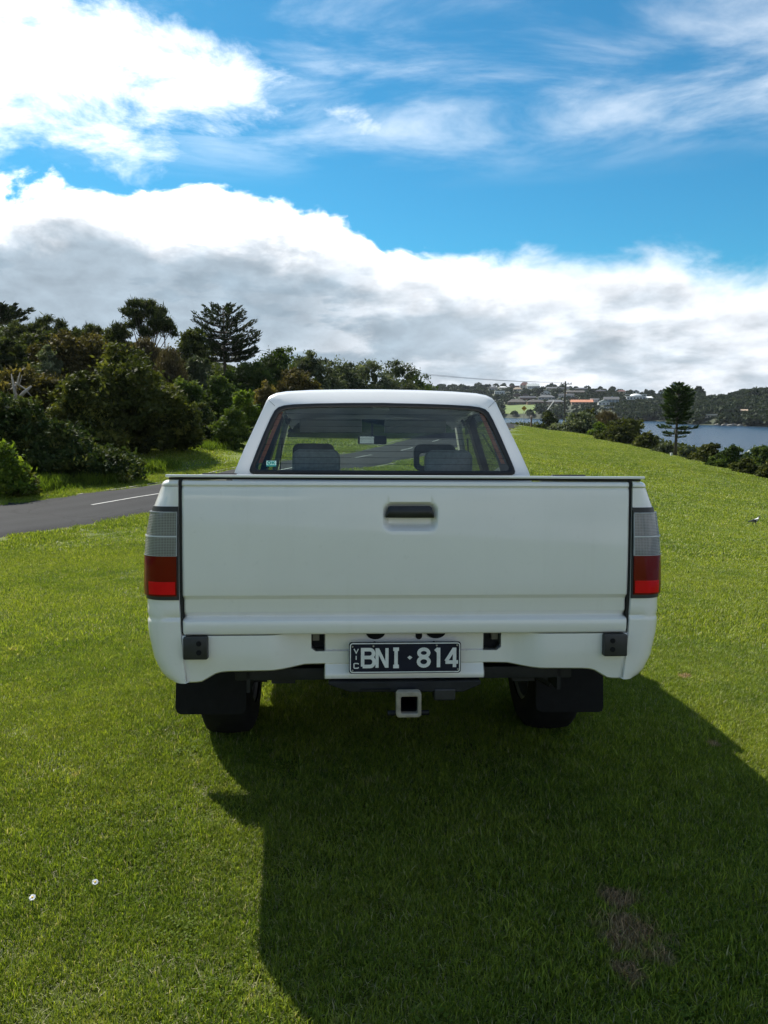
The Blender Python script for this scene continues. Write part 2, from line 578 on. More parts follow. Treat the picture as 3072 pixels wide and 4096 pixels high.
def make_road():
    # asphalt with pale worn wheel tracks running along the road (u across, v along)
    m, t, b = new_mat('asphalt')
    pos = t.n('ShaderNodeNewGeometry').outputs['Position']
    uv = t.n('ShaderNodeAttribute', attribute_name='tint')
    sep = t.n('ShaderNodeSeparateColor', ins={0: uv.outputs['Color']})
    u = sep.outputs[0]
    n1 = t.noise(pos, 0.5, 4.0, 0.6)
    agg = t.noise(pos, 38.0, 4.0, 0.7)
    col = t.ramp(n1, [(0.3, (0.011, 0.0113, 0.012)), (0.7, (0.018, 0.0183, 0.0195))])
    uw = t.m('ADD', u, t.m('MULTIPLY', t.m('SUBTRACT', n1, 0.5), 0.09))
    trk = t.m('MULTIPLY_ADD', t.m('COSINE', t.m('MULTIPLY', uw, 8 * math.pi)), -0.5, 0.5)
    col = t.mix(t.m('MULTIPLY', trk, 0.35), col, (0.028, 0.028, 0.030))
    patch = t.noise(t.vm('MULTIPLY', pos, (0.5, 0.22, 1.0)), 0.8, 3.0, 0.5)
    col = t.mix(t.ss(patch, 0.60, 0.63, 0.0, 0.45), col, (0.012, 0.012, 0.013))
    crack = t.n('ShaderNodeTexVoronoi', feature='DISTANCE_TO_EDGE', ins={'Vector': t.vm('ADD', pos, t.vm('SCALE', t.n('ShaderNodeTexNoise', ins={'Vector': pos, 'Scale': 1.2, 'Detail': 4.0}).outputs[1])), 'Scale': 0.35}).outputs[0]
    col = t.mix(t.ss(crack, 0.012, 0.004, 0.0, 0.7), col, (0.006, 0.006, 0.006))
    col = t.mix(1.0, col, t.ramp(agg, [(0.25, 0.55), (0.75, 1.5)]), 'MULTIPLY')
    t.link(col, b.inputs['Base Color'])
    b.inputs['Roughness'].default_value = 0.9
    b.inputs['Specular IOR Level'].default_value = 0.18
    bp = t.n('ShaderNodeBump', ins={'Strength': 0.5, 'Distance': 0.008, 'Height': agg})
    t.link(bp.outputs[0], b.inputs['Normal'])
    cl = [(-19.5, -10), (-14.0, 3.0), (-9.6, 12.0), (-6.75, 19.6), (-4.3, 26.6), (-1.0, 36.5), (1.6, 46), (4.9, 58), (9.4, 75), (14.6, 96), (15.5, 112), (12.5, 130)]
    c = spline(cl, 40)
    d = np.gradient(c, axis=0)
    d /= np.linalg.norm(d, axis=1)[:, None]
    nrm = np.stack([d[:, 1], -d[:, 0]], 1)
    c = c + nrm * 0.4
    arc = np.r_[0, np.cumsum(np.linalg.norm(np.diff(c, axis=0), axis=1))]
    hw = 1.92
    nc = 15
    rows, tint = [], []
    rng = np.random.default_rng(5)
    wob = np.convolve(rng.normal(0, 1, len(c) + 12), np.ones(5) / 5, 'same')[6:-6] * 0.10
    wob2 = np.convolve(rng.normal(0, 1, len(c) + 12), np.ones(5) / 5, 'same')[6:-6] * 0.10
    us = np.linspace(-1, 1, nc)
    for k, uu in enumerate(us):
        ext = np.where(uu > 0.9, wob, np.where(uu < -0.9, wob2 - 0.9 * np.exp(-((c[:, 1] - 17.6) / 3.0) ** 2) * (c[:, 0] < 0), 0))
        p = c + nrm * (uu * hw + ext)[:, None]
        z = ground_np(p[:, 0], p[:, 1]) + 0.035 + 0.05 * (1 - uu * uu)
        if k in (0, nc - 1):
            z -= 0.05
        rows.append(np.c_[p, z])
        tint.append(np.c_[np.full(len(c), (uu + 1) / 2), arc % 1.0, np.zeros(len(c))])
    V = np.stack(rows, 1)
    idx = np.arange(V.shape[0] * nc).reshape(V.shape[0], nc)
    q = np.stack([idx[:-1, :-1], idx[:-1, 1:], idx[1:, 1:], idx[1:, :-1]], -1).reshape(-1, 4)
    me = np_mesh('road', V.reshape(-1, 3), q, m, np.stack(tint, 1).reshape(-1, 3), smooth=True)
    road = tag(link_obj(bpy.data.objects.new('road', me)), 'narrow asphalt road curving past the lawn', None, None, 'structure')
    # painted centre dashes, each a thin sheet of its own
    paint = simple('road_paint', (0.36, 0.36, 0.34), 0.7, var=0.35, scale=6)
    s0 = 1.3
    # a dash between the picture positions (395, 2015) and (597, 1985)
    i0 = int(np.argmin(abs(c[:, 1] - 18.0)))
    a = arc[i0]
    starts = [a + k * 8.4 for k in range(-3, 10)]
    for s in starts:
        if s < 4 or s + 2.2 > arc[-1] - 20:
            continue
        ss = np.linspace(s, s + 2.8, 6)
        cx = np.interp(ss, arc, c[:, 0])
        cy = np.interp(ss, arc, c[:, 1])
        nx = np.interp(ss, arc, nrm[:, 0])
        ny = np.interp(ss, arc, nrm[:, 1])
        vs = []
        for k in range(6):
            for e in (-0.042, 0.042):
                X, Y = cx[k] + nx[k] * e, cy[k] + ny[k] * e
                vs.append((X, Y, gz(X, Y) + 0.035 + 0.05 + 0.005))
        fs = [(2 * k, 2 * k + 1, 2 * k + 3, 2 * k + 2) for k in range(5)]
        mesh_obj('lane_dash', vs, fs, paint, road)
    # pale concrete edge strips
    conc = simple('edge_concrete', (0.20, 0.19, 0.14), 0.85, var=0.4, scale=3)
    for side in (-1, 1):
        vs = []
        keep = [i for i in range(len(c)) if not (c[i, 1] < (19.4 if side < 0 else 24.0))]
        for i in keep:
            for e in (hw + 0.12, hw + 0.21):
                p = c[i] + nrm[i] * e * side
                vs.append((p[0], p[1], gz(p[0], p[1]) + 0.022))
        fs = [(2 * k, 2 * k + 1, 2 * k + 3, 2 * k + 2) for k in range(len(keep) - 1)]
        mesh_obj('road_edging', vs, fs, conc, road)
    return c, nrm


ROAD_C, ROAD_N = make_road()


def make_water():
    m, t, b = new_mat('bay_water')
    pos = t.n('ShaderNodeNewGeometry').outputs['Position']
    b.inputs['Base Color'].default_value = (0.012, 0.030, 0.055, 1)
    b.inputs['Roughness'].default_value = 0.22
    b.inputs['IOR'].default_value = 1.33
    w1 = t.noise(t.vm('MULTIPLY', pos, (1.0, 1.6, 1.0)), 0.35, 5.0, 0.62, 0.4)
    w2 = t.noise(t.vm('MULTIPLY', pos, (0.6, 1.0, 1.0)), 0.035, 4.0, 0.6)
    hgt = t.m('ADD', w1, t.m('MULTIPLY', w2, 0.6))
    bp = t.n('ShaderNodeBump', ins={'Strength': 0.9, 'Distance': 1.3, 'Height': hgt})
    t.link(bp.outputs[0], b.inputs['Normal'])
    vs = [(-1500, -1000, WATER_Z), (1500, -1000, WATER_Z), (1500, 2000, WATER_Z), (-1500, 2000, WATER_Z)]
    o = mesh_obj('water', vs, [(0, 1, 2, 3)], m)
    tag(o, 'dark blue rippled water of the bay', None, None, 'structure')


make_water()

# ------------------------------------------------------------------ the white utility truck
def car_paint():
    m, t, b = new_mat('white_paint')
    v = t.n('ShaderNodeTexCoord').outputs['Object']
    n1 = t.noise(v, 3.0, 5.0, 0.6)
    n2 = t.noise(v, 40.0, 4.0, 0.6)
    col = t.ramp(n1, [(0.3, (0.835, 0.815, 0.785)), (0.7, (0.88, 0.862, 0.83))])
    col = t.mix(t.ss(n2, 0.60, 0.8, 0.0, 0.14), col, (0.5, 0.48, 0.42))
    run = t.noise(t.vm('MULTIPLY', v, (14.0, 14.0, 1.1)), 1.0, 5.0, 0.6)
    col = t.mix(t.ss(run, 0.56, 0.78, 0.0, 0.12), col, (0.55, 0.52, 0.45))
    # thin film of road dust low down on the panels
    geo = t.n('ShaderNodeNewGeometry').outputs['Position']
    zz = t.n('ShaderNodeSeparateXYZ', ins={0: v}).outputs[2]
    dust = t.m('MULTIPLY', t.ss(zz, 0.75, 0.45), t.ss(n1, 0.35, 0.75))
    col = t.mix(t.m('MULTIPLY', dust, 0.35), col, (0.56, 0.52, 0.43))
    t.link(col, b.inputs['Base Color'])
    b.inputs['Roughness'].default_value = 0.32
    b.inputs['Specular IOR Level'].default_value = 0.5
    b.inputs['Coat Weight'].default_value = 0.9
    t.link(t.ss(n1, 0.2, 0.8, 0.03, 0.09), b.inputs['Coat Roughness'])
    wav = t.m('ADD', t.m('MULTIPLY', t.noise(v, 160.0, 2.0, 0.5), 0.04), t.m('MULTIPLY', t.noise(v, 4.5, 2.0, 0.5), 1.0))
    bp = t.n('ShaderNodeBump', ins={'Strength': 0.10, 'Distance': 0.02, 'Height': wav})
    t.link(bp.outputs[0], b.inputs['Normal'])
    return m


def glass_mat(name, tint, rough=0.02, refl=1.0):
    m = bpy.data.materials.new(name)
    m.use_nodes = True
    t = NT(m.node_tree)
    m.node_tree.nodes.remove(m.node_tree.nodes['Principled BSDF'])
    v = t.n('ShaderNodeTexCoord').outputs['Object']
    smear = t.noise(v, 5.0, 5.0, 0.65)
    tr = t.n('ShaderNodeBsdfTransparent', ins={'Color': (*tint, 1)})
    gl = t.n('ShaderNodeBsdfGlossy', ins={'Color': (0.9, 0.95, 0.95, 1), 'Roughness': rough})
    fr = t.n('ShaderNodeFresnel', ins={'IOR': 1.5})
    k = t.m('MULTIPLY', fr.outputs[0], refl)
    k = t.m('ADD', k, t.ss(smear, 0.3, 0.8, 0.0, 0.05), clamp=True)
    mx = t.n('ShaderNodeMixShader', ins={0: k, 1: tr.outputs[0], 2: gl.outputs[0]})
    t.link(mx.outputs[0], m.node_tree.nodes['Material Output'].inputs[0])
    return m


def lens_mat(name, col, spec=0.6, ribs=0.0, rough=0.12, coat=0.8):
    m, t, b = new_mat(name)
    v = t.n('ShaderNodeTexCoord').outputs['Object']
    n = t.noise(v, 14.0, 3.0, 0.5)
    if ribs:
        sep = t.n('ShaderNodeSeparateXYZ', ins={0: v})
        gx = t.m('ABSOLUTE', t.m('SINE', t.m('MULTIPLY', sep.outputs[0], ribs)))
        gzz = t.m('ABSOLUTE', t.m('SINE', t.m('MULTIPLY', sep.outputs[2], ribs)))
        line = t.m('MAXIMUM', t.ss(gx, 0.75, 1.0), t.ss(gzz, 0.75, 1.0))
        base = t.ramp(n, [(0.3, tuple(c * 0.55 for c in col)), (0.7, tuple(c * 0.95 for c in col))])
        cc = t.mix(t.m('MULTIPLY', line, 0.7), base, (0.40, 0.41, 0.42))
        bp = t.n('ShaderNodeBump', ins={'Strength': 0.5, 'Distance': 0.003, 'Height': line})
        t.link(bp.outputs[0], b.inputs['Normal'])
    else:
        cc = t.ramp(n, [(0.3, tuple(c * 0.8 for c in col)), (0.7, col)])
    t.link(cc, b.inputs['Base Color'])
    b.inputs['Roughness'].default_value = rough
    b.inputs['Coat Weight'].default_value = coat
    b.inputs['Specular IOR Level'].default_value = 0.5 if coat > 0.5 else 0.12
    b.inputs['Coat Roughness'].default_value = 0.03
    return m


PAINT = car_paint()
BLACK = simple('black_plastic', (0.018, 0.019, 0.022), 0.45, var=0.3, scale=30)
RUBBER = simple('rubber', (0.010, 0.010, 0.011), 0.8, var=0.4, scale=20, bump=0.2, spec=0.2)
SEAL = simple('window_rubber', (0.010, 0.010, 0.011), 0.6, var=0.3, scale=20)
DARKST = simple('dark_steel', (0.016, 0.017, 0.019), 0.6, spec=0.3, var=0.5, scale=12, bump=0.2)
RIM = simple('wheel_steel', (0.30, 0.30, 0.30), 0.4, metal=0.8, var=0.2)
HITCH = simple('worn_hitch_paint', (0.32, 0.285, 0.225), 0.65, var=0.3, scale=35, bump=0.25)
TRIM = simple('grey_trim', (0.10, 0.105, 0.11), 0.8, var=0.15)
LINING = simple('roof_lining', (0.55, 0.56, 0.55), 0.9, var=0.08)
SEATM = simple('grey_seat_cloth', (0.30, 0.32, 0.34), 0.9, var=0.2, scale=40, bump=0.2)
SEATD = simple('dark_seat_cloth', (0.12, 0.125, 0.135), 0.9, var=0.2, scale=40, bump=0.2)
REDREFL = simple('red_brown_reflection', (0.32, 0.092, 0.038), 0.7, var=0.2)
PLATE = simple('plate_navy', (0.009, 0.011, 0.024), 0.5, var=0.25, scale=25, spec=0.2)
PLATEW = simple('plate_white', (0.74, 0.74, 0.72), 0.5, var=0.10, scale=40)
GLASS_R = glass_mat('rear_glass', (0.60, 0.68, 0.65))
GLASS_S = glass_mat('side_glass', (0.70, 0.76, 0.73), refl=0.9)
GLASS_F = glass_mat('windscreen_glass', (0.80, 0.86, 0.84), refl=0.8)
BAND = glass_mat('windscreen_band', (0.07, 0.10, 0.15), refl=0.8)
CLEAR = lens_mat('clear_lens', (0.13, 0.122, 0.128), ribs=620.0)
REDL = lens_mat('red_lens', (0.17, 0.003, 0.003), coat=0.3)
REFL = lens_mat('red_reflector', (0.80, 0.006, 0.012), coat=0.15)
TEAL = simple('sticker_teal', (0.02, 0.26, 0.22), 0.5, var=0.1)
MIRRORM = simple('mirror_glass', (0.42, 0.43, 0.42), 0.05, metal=1.0, var=0.02)

# truck frame: origin on the ground under the tailgate; x right, y forward, z up (the truck stands nose-down on the slope)
_f = (at(1371, 1900, 1.0) - Vector((0, 0, CAM_Z))).normalized()
_ro = R(0.25)
_U = Vector((0, math.sin(_p), math.cos(_p)))
_r = Vector((1, 0, 0)) * math.cos(_ro) - _U * math.sin(_ro)
_r = (_r - _f * _r.dot(_f)).normalized()
_u = _r.cross(_f)
T0 = Vector((0.06985, 2.49038, 1.25785)) + _r * 0.012 - _u * 1.16
truck = empty('pickup_truck')
truck.matrix_world = Matrix(((_r.x, _f.x, _u.x, T0.x), (_r.y, _f.y, _u.y, T0.y), (_r.z, _f.z, _u.z, T0.z), (0, 0, 0, 1)))
tag(truck, 'white double-cab pickup truck parked on the lawn, tailgate towards the viewer', 'pickup truck')


def sdf_rr(x, z, cx, cz, hx, hz, r):
    dx, dz = abs(x - cx) - hx + r, abs(z - cz) - hz + r
    return math.hypot(max(dx, 0), max(dz, 0)) + min(max(dx, dz), 0) - r


def sstep(a, b, v):
    k = min(1, max(0, (v - a) / (b - a)))
    return k * k * (3 - 2 * k)


def build_tailgate():
    prof = [(1.157, 0.030), (1.1575, 0.012), (1.155, 0.004), (1.150, 0.0), (1.143, -0.001), (1.1395, 0.002), (1.137, 0.006), (1.134, 0.004), (1.130, 0.001)]
    z = 1.12
    while z > 0.80:
        prof.append((z, 0.0 - 0.004 * math.sin((z - 0.784) / 0.35 * math.pi)))
        z -= 0.006 if 0.98 < z < 1.10 else 0.03
    prof += [(0.790, 0.0), (0.7845, 0.001), (0.778, 0.009), (0.771, 0.015), (0.766, 0.016), (0.732, 0.016), (0.728, 0.0175), (0.719, 0.029), (0.713, 0.0325),
             (0.7095, 0.028), (0.704, 0.004), (0.701, 0.0), (0.695, -0.002), (0.67, -0.0005), (0.660, 0.003), (0.656, 0.008), (0.655, 0.03)]
    xs = sorted(set([round(-0.732 + k * 0.061, 4) for k in range(25)] + [round(-0.10 + k * 0.005, 4) for k in range(42)] + [-0.729, -0.724, 0.724, 0.729]))
    rows = []
    for (zz, y) in prof:
        row = []
        for x in xs:
            e = 0.732 - abs(x)
            yy = y + (0.010 * (1 - min(1, e / 0.008)) ** 2 if e < 0.008 else 0)
            s = sdf_rr(x, zz, 0.0045, 1.041, 0.089, 0.046, 0.030)
            if 0.97 < zz < 1.11:
                yy += 0.030 * sstep(0.004, -0.022, s)
            row.append((x, yy, zz))
        rows.append(row)
    mb = MB().grid(rows)
    # inner skin so that the gate is a closed slab
    mb.box((0, 0.052, 0.905), (1.455, 0.028, 0.49))
    o = mb.build('tailgate', PAINT, truck, auto=24)
    # handle: a rounded bar bowed outwards
    rows = []
    for k in range(9):
        a = k / 8
        zz = 1.038 + 0.038 * a
        row = []
        for j in range(25):
            b = -1 + 2 * j / 24
            top = 1.038 + 0.038 * (1 if abs(b) < 0.80 else math.sqrt(max(0, 1 - ((abs(b) - 0.80) / 0.20) ** 2)) * 0.75 + 0.25)
            zt = 1.038 + (top - 1.038) * a
            yy = -0.004 - 0.006 * math.sin(a * math.pi) + 0.004 * b * b
            row.append((0.0035 + b * 0.0785, yy, zt))
        rows.append(row)
    back = [[(p[0], 0.012, p[2]) for p in r] for r in rows]
    mb = MB().grid(rows)
    mb.grid(back)
    edge = [rows[0], back[0]]
    mb.grid(edge).grid([rows[-1], back[-1]]).grid([[r[0] for r in rows], [r[0] for r in back]]).grid([[r[-1] for r in rows], [r[-1] for r in back]])
    mb.build('handle', BLACK, o, auto=40)


OUTER = [(1.160, 0.800), (1.141, 0.811), (1.135, 0.812), (1.073, 0.836), (1.051, 0.841), (0.974, 0.854), (0.903, 0.860), (0.811, 0.862), (0.773, 0.860), (0.723, 0.861),
         (0.713, 0.858), (0.708, 0.857), (0.696, 0.861), (0.650, 0.857), (0.573, 0.841), (0.528, 0.820), (0.508, 0.803), (0.498, 0.780)]
def x_out(z):
    zs = [a for a, _ in OUTER][::-1]
    xs = [b for _, b in OUTER][::-1]
    return float(np.interp(z, zs, xs))


def plan(z, s, off=0.0):
    """point of the bed side skin: s 0..1 rear face, 1..2 round the corner, 2..3 along the side"""
    xo = x_out(z)
    xi = float(np.interp(z, [0.49, 0.66, 0.78], [0.722, 0.7365, 0.742]))
    rx = min(0.075, xo - xi - 0.004)
    ry = 0.085
    yr = 0.002
    if s <= 1:
        return (xi + (xo - rx - xi) * s, yr - off)
    if s <= 2:
        a = (s - 1) * math.pi / 2
        return (xo - rx + (rx + off) * math.sin(a), yr + ry - (ry + off) * math.cos(a))
    return (xo + off, yr + ry + (s - 2) * (1.47 - ry))


def side_point(sd, z, s, off=0.0):
    x, y = plan(z, s, off)
    return (sd * x, y, z)


def build_bed_sides():
    AX, AR = 1.02, 0.41
    for sd in (-1, 1):
        # --- skin between the sill line and the corner cap
        ss = [0, 0.03, 0.3, 0.6, 1.0] + [1 + k / 10 for k in range(1, 11)] + [2 + k / 46 for k in range(1, 47)]
        zs = [1.137, 1.134, 1.10, 1.074, 1.05, 1.0, 0.95, 0.9, 0.85, 0.80, 0.773, 0.768, 0.745, 0.724, 0.719, 0.713, 0.708, 0.702, 0.697, 0.692, 0.67, 0.65, 0.625, 0.60, 0.573, 0.545, 0.528, 0.518, 0.508, 0.502, 0.498]
        rows = []
        for z in zs:
            row = []
            for s in ss:
                zz = z
                off = 0.0
                if 0.703 < z < 0.722:
                    off = -0.006 * (1 - abs(z - 0.713) / 0.011)
                x, y = plan(z, s, 0.0)
                if s <= 1:
                    y += -off + (0.012 if s == 0 else 0)
                p = [sd * x, y, zz]
                # wheel arch: push the skin up to the arch line
                if abs(y - AX) < AR - 0.001:
                    arch = 0.335 + math.sqrt(AR * AR - (y - AX) ** 2)
                    if zz < arch:
                        p[2] = arch
                row.append(tuple(p))
            rows.append(row)
        # bottom lip turned inwards
        rows.append([(p[0] * 0.985, p[1] + 0.008 * (1 if k < 16 else 0), p[2] + 0.004) for k, p in enumerate(rows[-1])])
        mb = MB().grid(rows)
        # inner bed wall and jamb
        mb.box((sd * 0.735, 0.76, 0.90), (0.012, 1.42, 0.48))
        o = mb.build('bed_side', PAINT, truck, auto=38)
        o['label'] = 'white rear corner and side panel of the cargo bed'
        # --- corner cap above the seam
        rows = []
        for z, k in ((1.1395, 0.0), (1.145, 0.002), (1.151, 0.001), (1.1555, -0.003), (1.158, -0.008), (1.1588, -0.02)):
            row = []
            for s in [0.0, 0.05, 0.5, 1.0] + [1 + q / 8 for q in range(1, 9)] + [2.2, 2.5, 2.8, 3.0]:
                x, y = plan(z, s, k)
                row.append((sd * x, y + (0.006 if s == 0 else 0), z))
            rows.append(row)
        rows.append([(sd * 0.745, p[1] + 0.03 * (1 if p[1] < 0.06 else 0), 1.1588) for p in rows[-1]])
        MB().grid(rows).build('corner_cap', PAINT, truck, auto=40)
        # --- dark strip standing for the shade in the gap between gate and corner
        MB().box((sd * 0.7375, 0.022, 0.91), (0.010, 0.02, 0.50)).build('gap_shade', SEAL, truck)
        # --- tail lamp wrapping the corner
        lamp = None
        def patch(z0, z1, s0, s1, off, nz=6, ns=16):
            g = [[side_point(sd, z0 + (z1 - z0) * i / nz, s0 + (s1 - s0) * j / ns, off) for j in range(ns + 1)] for i in range(nz + 1)]
            inner = [[side_point(sd, z0 + (z1 - z0) * i / nz, s0 + (s1 - s0) * j / ns, off - 0.010) for j in range(ns + 1)] for i in range(nz + 1)]
            q = MB().grid(g)
            q.grid([g[0], inner[0]]).grid([g[-1], inner[-1]]).grid([[r[0] for r in g], [r[0] for r in inner]]).grid([[r[-1] for r in g], [r[-1] for r in inner]])
            return q
        lamp = patch(0.771, 1.073, 0.02, 2.03, 0.004, 14).build('tail_lamp', BLACK, truck, auto=40)
        lamp['label'] = 'tail lamp with clear upper and red lower lenses'
        patch(0.980, 1.056, 0.10, 2.025, 0.010).build('indicator_lens', CLEAR, lamp, auto=40)
        patch(0.9745, 0.979, 0.10, 2.025, 0.0115, 2).build('lens_divider', simple('lens_divider', (0.62, 0.63, 0.65), 0.2, var=0.1), lamp, auto=40)
        patch(0.915, 0.9735, 0.12, 2.025, 0.010).build('reversing_lens', CLEAR, lamp, auto=40)
        LR = bpy.data.materials.get('lens_edge') or simple('lens_edge', (0.36, 0.38, 0.40), 0.2, var=0.2, scale=30)
        for za, zb2 in ((1.0535, 1.0565), (0.9135, 0.9155)):
            patch(za, zb2, 0.10, 2.025, 0.0112, 2).build('lens_edge', LR, lamp, auto=40)
        patch(0.9155, 1.0535, 0.09, 0.17, 0.0112, 6, 3).build('lens_edge', LR, lamp, auto=40)
        patch(0.784, 0.914, 0.14, 2.025, 0.010, 8).build('brake_lens', REDL, lamp, auto=40)
        patch(0.790, 0.831, 0.22, 1.42, 0.0125, 4).build('reflector', REFL, lamp, auto=40)


def build_apron():
    """white valance under the tailgate with notches, step pads and the number plate panel"""
    def zbot(x):
        a = abs(x)
        return float(np.interp(a, [0, 0.278, 0.34, 0.38, 0.43, 0.60, 0.625, 0.655, 0.675, 0.69, 0.735], [0.549, 0.549, 0.548, 0.542, 0.538, 0.536, 0.532, 0.514, 0.503, 0.501, 0.500]))
    def yy(x, z):
        a = abs(x)
        k = sstep(0.46, 0.335, a)
        return 0.006 + 0.050 * k + 0.012 * sstep(0.60, 0.50, z) * (1 - k)
    xs = sorted(set([-0.735 + 0.0245 * k for k in range(61)] + [s * v for s in (-1, 1) for v in (0.320, 0.3195, 0.279, 0.2785, 0.305, 0.29, 0.63, 0.655, 0.675, 0.69)]))
    rows = []
    n = 10
    for i in range(n + 1):
        row = []
        for x in xs:
            a = abs(x)
            zt = 0.652
            if 0.2787 < a < 0.3198:
                zt = 0.587 if a < 0.306 else 0.587 + 0.011 * ((a - 0.306) / 0.0138)
            elif a <= 0.2787:
                zt = 0.587
            zb = zbot(x)
            z = zt + (zb - zt) * i / n
            row.append((x, yy(x, z), z))
        rows.append(row)
    rows.append([(x, yy(x, zbot(x)) + 0.006, zbot(x) - 0.004) for x in xs])
    rows.append([(x, yy(x, zbot(x)) + 0.05, zbot(x) - 0.003) for x in xs])
    rows.insert(0, [(p[0], p[1] + 0.05, p[2] + 0.001) for p in rows[0]])
    o = MB().grid(rows).build('rear_valance', PAINT, truck, auto=40, solid=0.002)
    # dark closing panel seen through the notches
    MB().box((0, 0.13, 0.60), (0.80, 0.02, 0.115)).build('inner_crossmember', DARKST, truck)
    for s in (-1, 1):
        MB().box((s * 0.305, 0.10, 0.632), (0.022, 0.02, 0.03)).build('bracket', simple('bare_bracket', (0.20, 0.19, 0.16), 0.6, metal=0.4), truck)
    # number plate panel
    p = MB()
    rows = []
    for z, y in ((0.654, 0.075), (0.653, 0.066), (0.62, 0.064), (0.592, 0.066), (0.589, 0.070), (0.55, 0.070), (0.545, 0.062), (0.53, 0.058), (0.515, 0.048), (0.505, 0.046), (0.4975, 0.050), (0.4965, 0.09)):
        row = []
        for x in (-0.276, -0.272, -0.2, -0.1, 0, 0.1, 0.2, 0.259, 0.263):
            e = 0.008 if x in (-0.276, 0.263) else 0
            row.append((x, y + e, z))
        rows.append(row)
    p.grid(rows)
    panel = p.build('plate_panel', PAINT, truck, auto=40, solid=0.002)
    # dark plates painted as the shade in three access holes under the gate
    for cx, cz, rr, hz in ((-0.105, 0.652, 0.033, 0.026), (0.0985, 0.652, 0.034, 0.024)):
        pts = [(cx + rr * math.cos(math.pi + a * math.pi / 12), cz + hz * math.sin(math.pi + a * math.pi / 12)) for a in range(13)]
        MB().prism(pts, 0.0605, 0.063).build('hole_shade', RUBBER, panel)
    pts = [(0.030, 0.652), (0.030, 0.636)] + [(0.041 + 0.011 * math.cos(math.pi + a * math.pi / 8), 0.636 + 0.011 * math.sin(math.pi + a * math.pi / 8)) for a in range(1, 8)] + [(0.052, 0.636), (0.052, 0.652)]
    MB().prism(pts, 0.0605, 0.063).build('hole_shade', RUBBER, panel)
    # black step pads
    for s in (-1, 1):
        b = MB()
        b.box((s * 0.688, 0.0, 0.6165), (0.078, 0.04, 0.073), bev=0.006)
        st = b.build('step_pad', BLACK, truck, auto=40)
        for zz in (0.633, 0.604):
            MB().tube([(s * 0.676, -0.0225, zz), (s * 0.676, -0.019, zz)], 0.0085, 14).build('step_socket', RUBBER, st)
    return panel


def ribbon(mb, pts, w, y0, th, closed=False):
    """flat stroke in the x-z plane with mitred joints"""
    P = [Vector((a, b)) for a, b in pts]
    n = len(P)
    L, Rr = [], []
    for i in range(n):
        if closed:
            a, b, c = P[(i - 1) % n], P[i], P[(i + 1) % n]
        else:
            a, b, c = P[max(i - 1, 0)], P[i], P[min(i + 1, n - 1)]
        d1 = (b - a).normalized() if (b - a).length > 0 else (c - b).normalized()
        d2 = (c - b).normalized() if (c - b).length > 0 else d1
        nn = Vector((-(d1.y + d2.y), d1.x + d2.x))
        nn = nn.normalized() if nn.length > 1e-6 else Vector((-d1.y, d1.x))
        k = max(0.5, nn.dot(Vector((-d1.y, d1.x))))
        L.append(b + nn * (w / 2 / k))
        Rr.append(b - nn * (w / 2 / k))
    m = n if closed else n - 1
    vs, fs = [], []
    for i in range(n):
        vs += [(L[i].x, y0, L[i].y), (Rr[i].x, y0, Rr[i].y), (L[i].x, y0 + th, L[i].y), (Rr[i].x, y0 + th, Rr[i].y)]
    for i in range(m):
        a, b = 4 * i, 4 * ((i + 1) % n)
        fs += [(a, a + 1, b + 1, b), (a, b, b + 2, a + 2), (a + 1, a + 3, b + 3, b + 1)]
    if not closed:
        e = 4 * (n - 1)
        fs += [(0, 2, 3, 1), (e, e + 1, e + 3, e + 2)]
    mb.add(vs, fs)


def arc_pts(cx, cz, rx, rz, a0, a1, n=8):
    return [(cx + rx * math.cos(R(a0 + (a1 - a0) * k / n)), cz + rz * math.sin(R(a0 + (a1 - a0) * k / n))) for k in range(n + 1)]


GLYPH = {
    'B': [([(0.12, 0.07), (0.12, 0.93), (0.60, 0.93)] + arc_pts(0.62, 0.73, 0.26, 0.20, 90, -90) + [(0.12, 0.53)], 0), ([(0.12, 0.53), (0.62, 0.53)] + arc_pts(0.64, 0.30, 0.28, 0.23, 90, -90) + [(0.12, 0.07)], 0)],
    'N': [([(0.12, 0.0), (0.12, 1.0)], 0), ([(0.16, 0.96), (0.84, 0.04)], 0), ([(0.88, 0.0), (0.88, 1.0)], 0)],
    'I': [([(0.5, 0.06), (0.5, 0.94)], 0), ([(0.22, 0.94), (0.78, 0.94)], 0), ([(0.22, 0.06), (0.78, 0.06)], 0)],
    '8': [(arc_pts(0.5, 0.74, 0.36, 0.19, 0, 330, 16), 1), (arc_pts(0.5, 0.29, 0.39, 0.22, 0, 330, 16), 1)],
    '1': [([(0.62, 0.0), (0.62, 1.0)], 0), ([(0.30, 0.82), (0.60, 0.96)], 0)],
    '4': [([(0.72, 0.0), (0.72, 1.0)], 0), ([(0.70, 0.96), (0.10, 0.30)], 0), ([(0.06, 0.26), (0.98, 0.26)], 0)],
    'V': [([(0.08, 1.0), (0.5, 0.03), (0.92, 1.0)], 0)],
    'C': [([(0.92, 0.78), (0.92, 0.93), (0.78, 1.0), (0.22, 1.0), (0.08, 0.9), (0.08, 0.1), (0.22, 0.0), (0.78, 0.0), (0.92, 0.07), (0.92, 0.22)], 0)],
    'i': [([(0.5, 0.0), (0.5, 1.0)], 0)],
    'O': [(arc_pts(0.5, 0.5, 0.42, 0.46, 0, 337.5, 15), 1)],
    'K': [([(0.15, 0.0), (0.15, 1.0)], 0), ([(0.2, 0.45), (0.85, 1.0)], 0), ([(0.4, 0.6), (0.9, 0.0)], 0)],
}
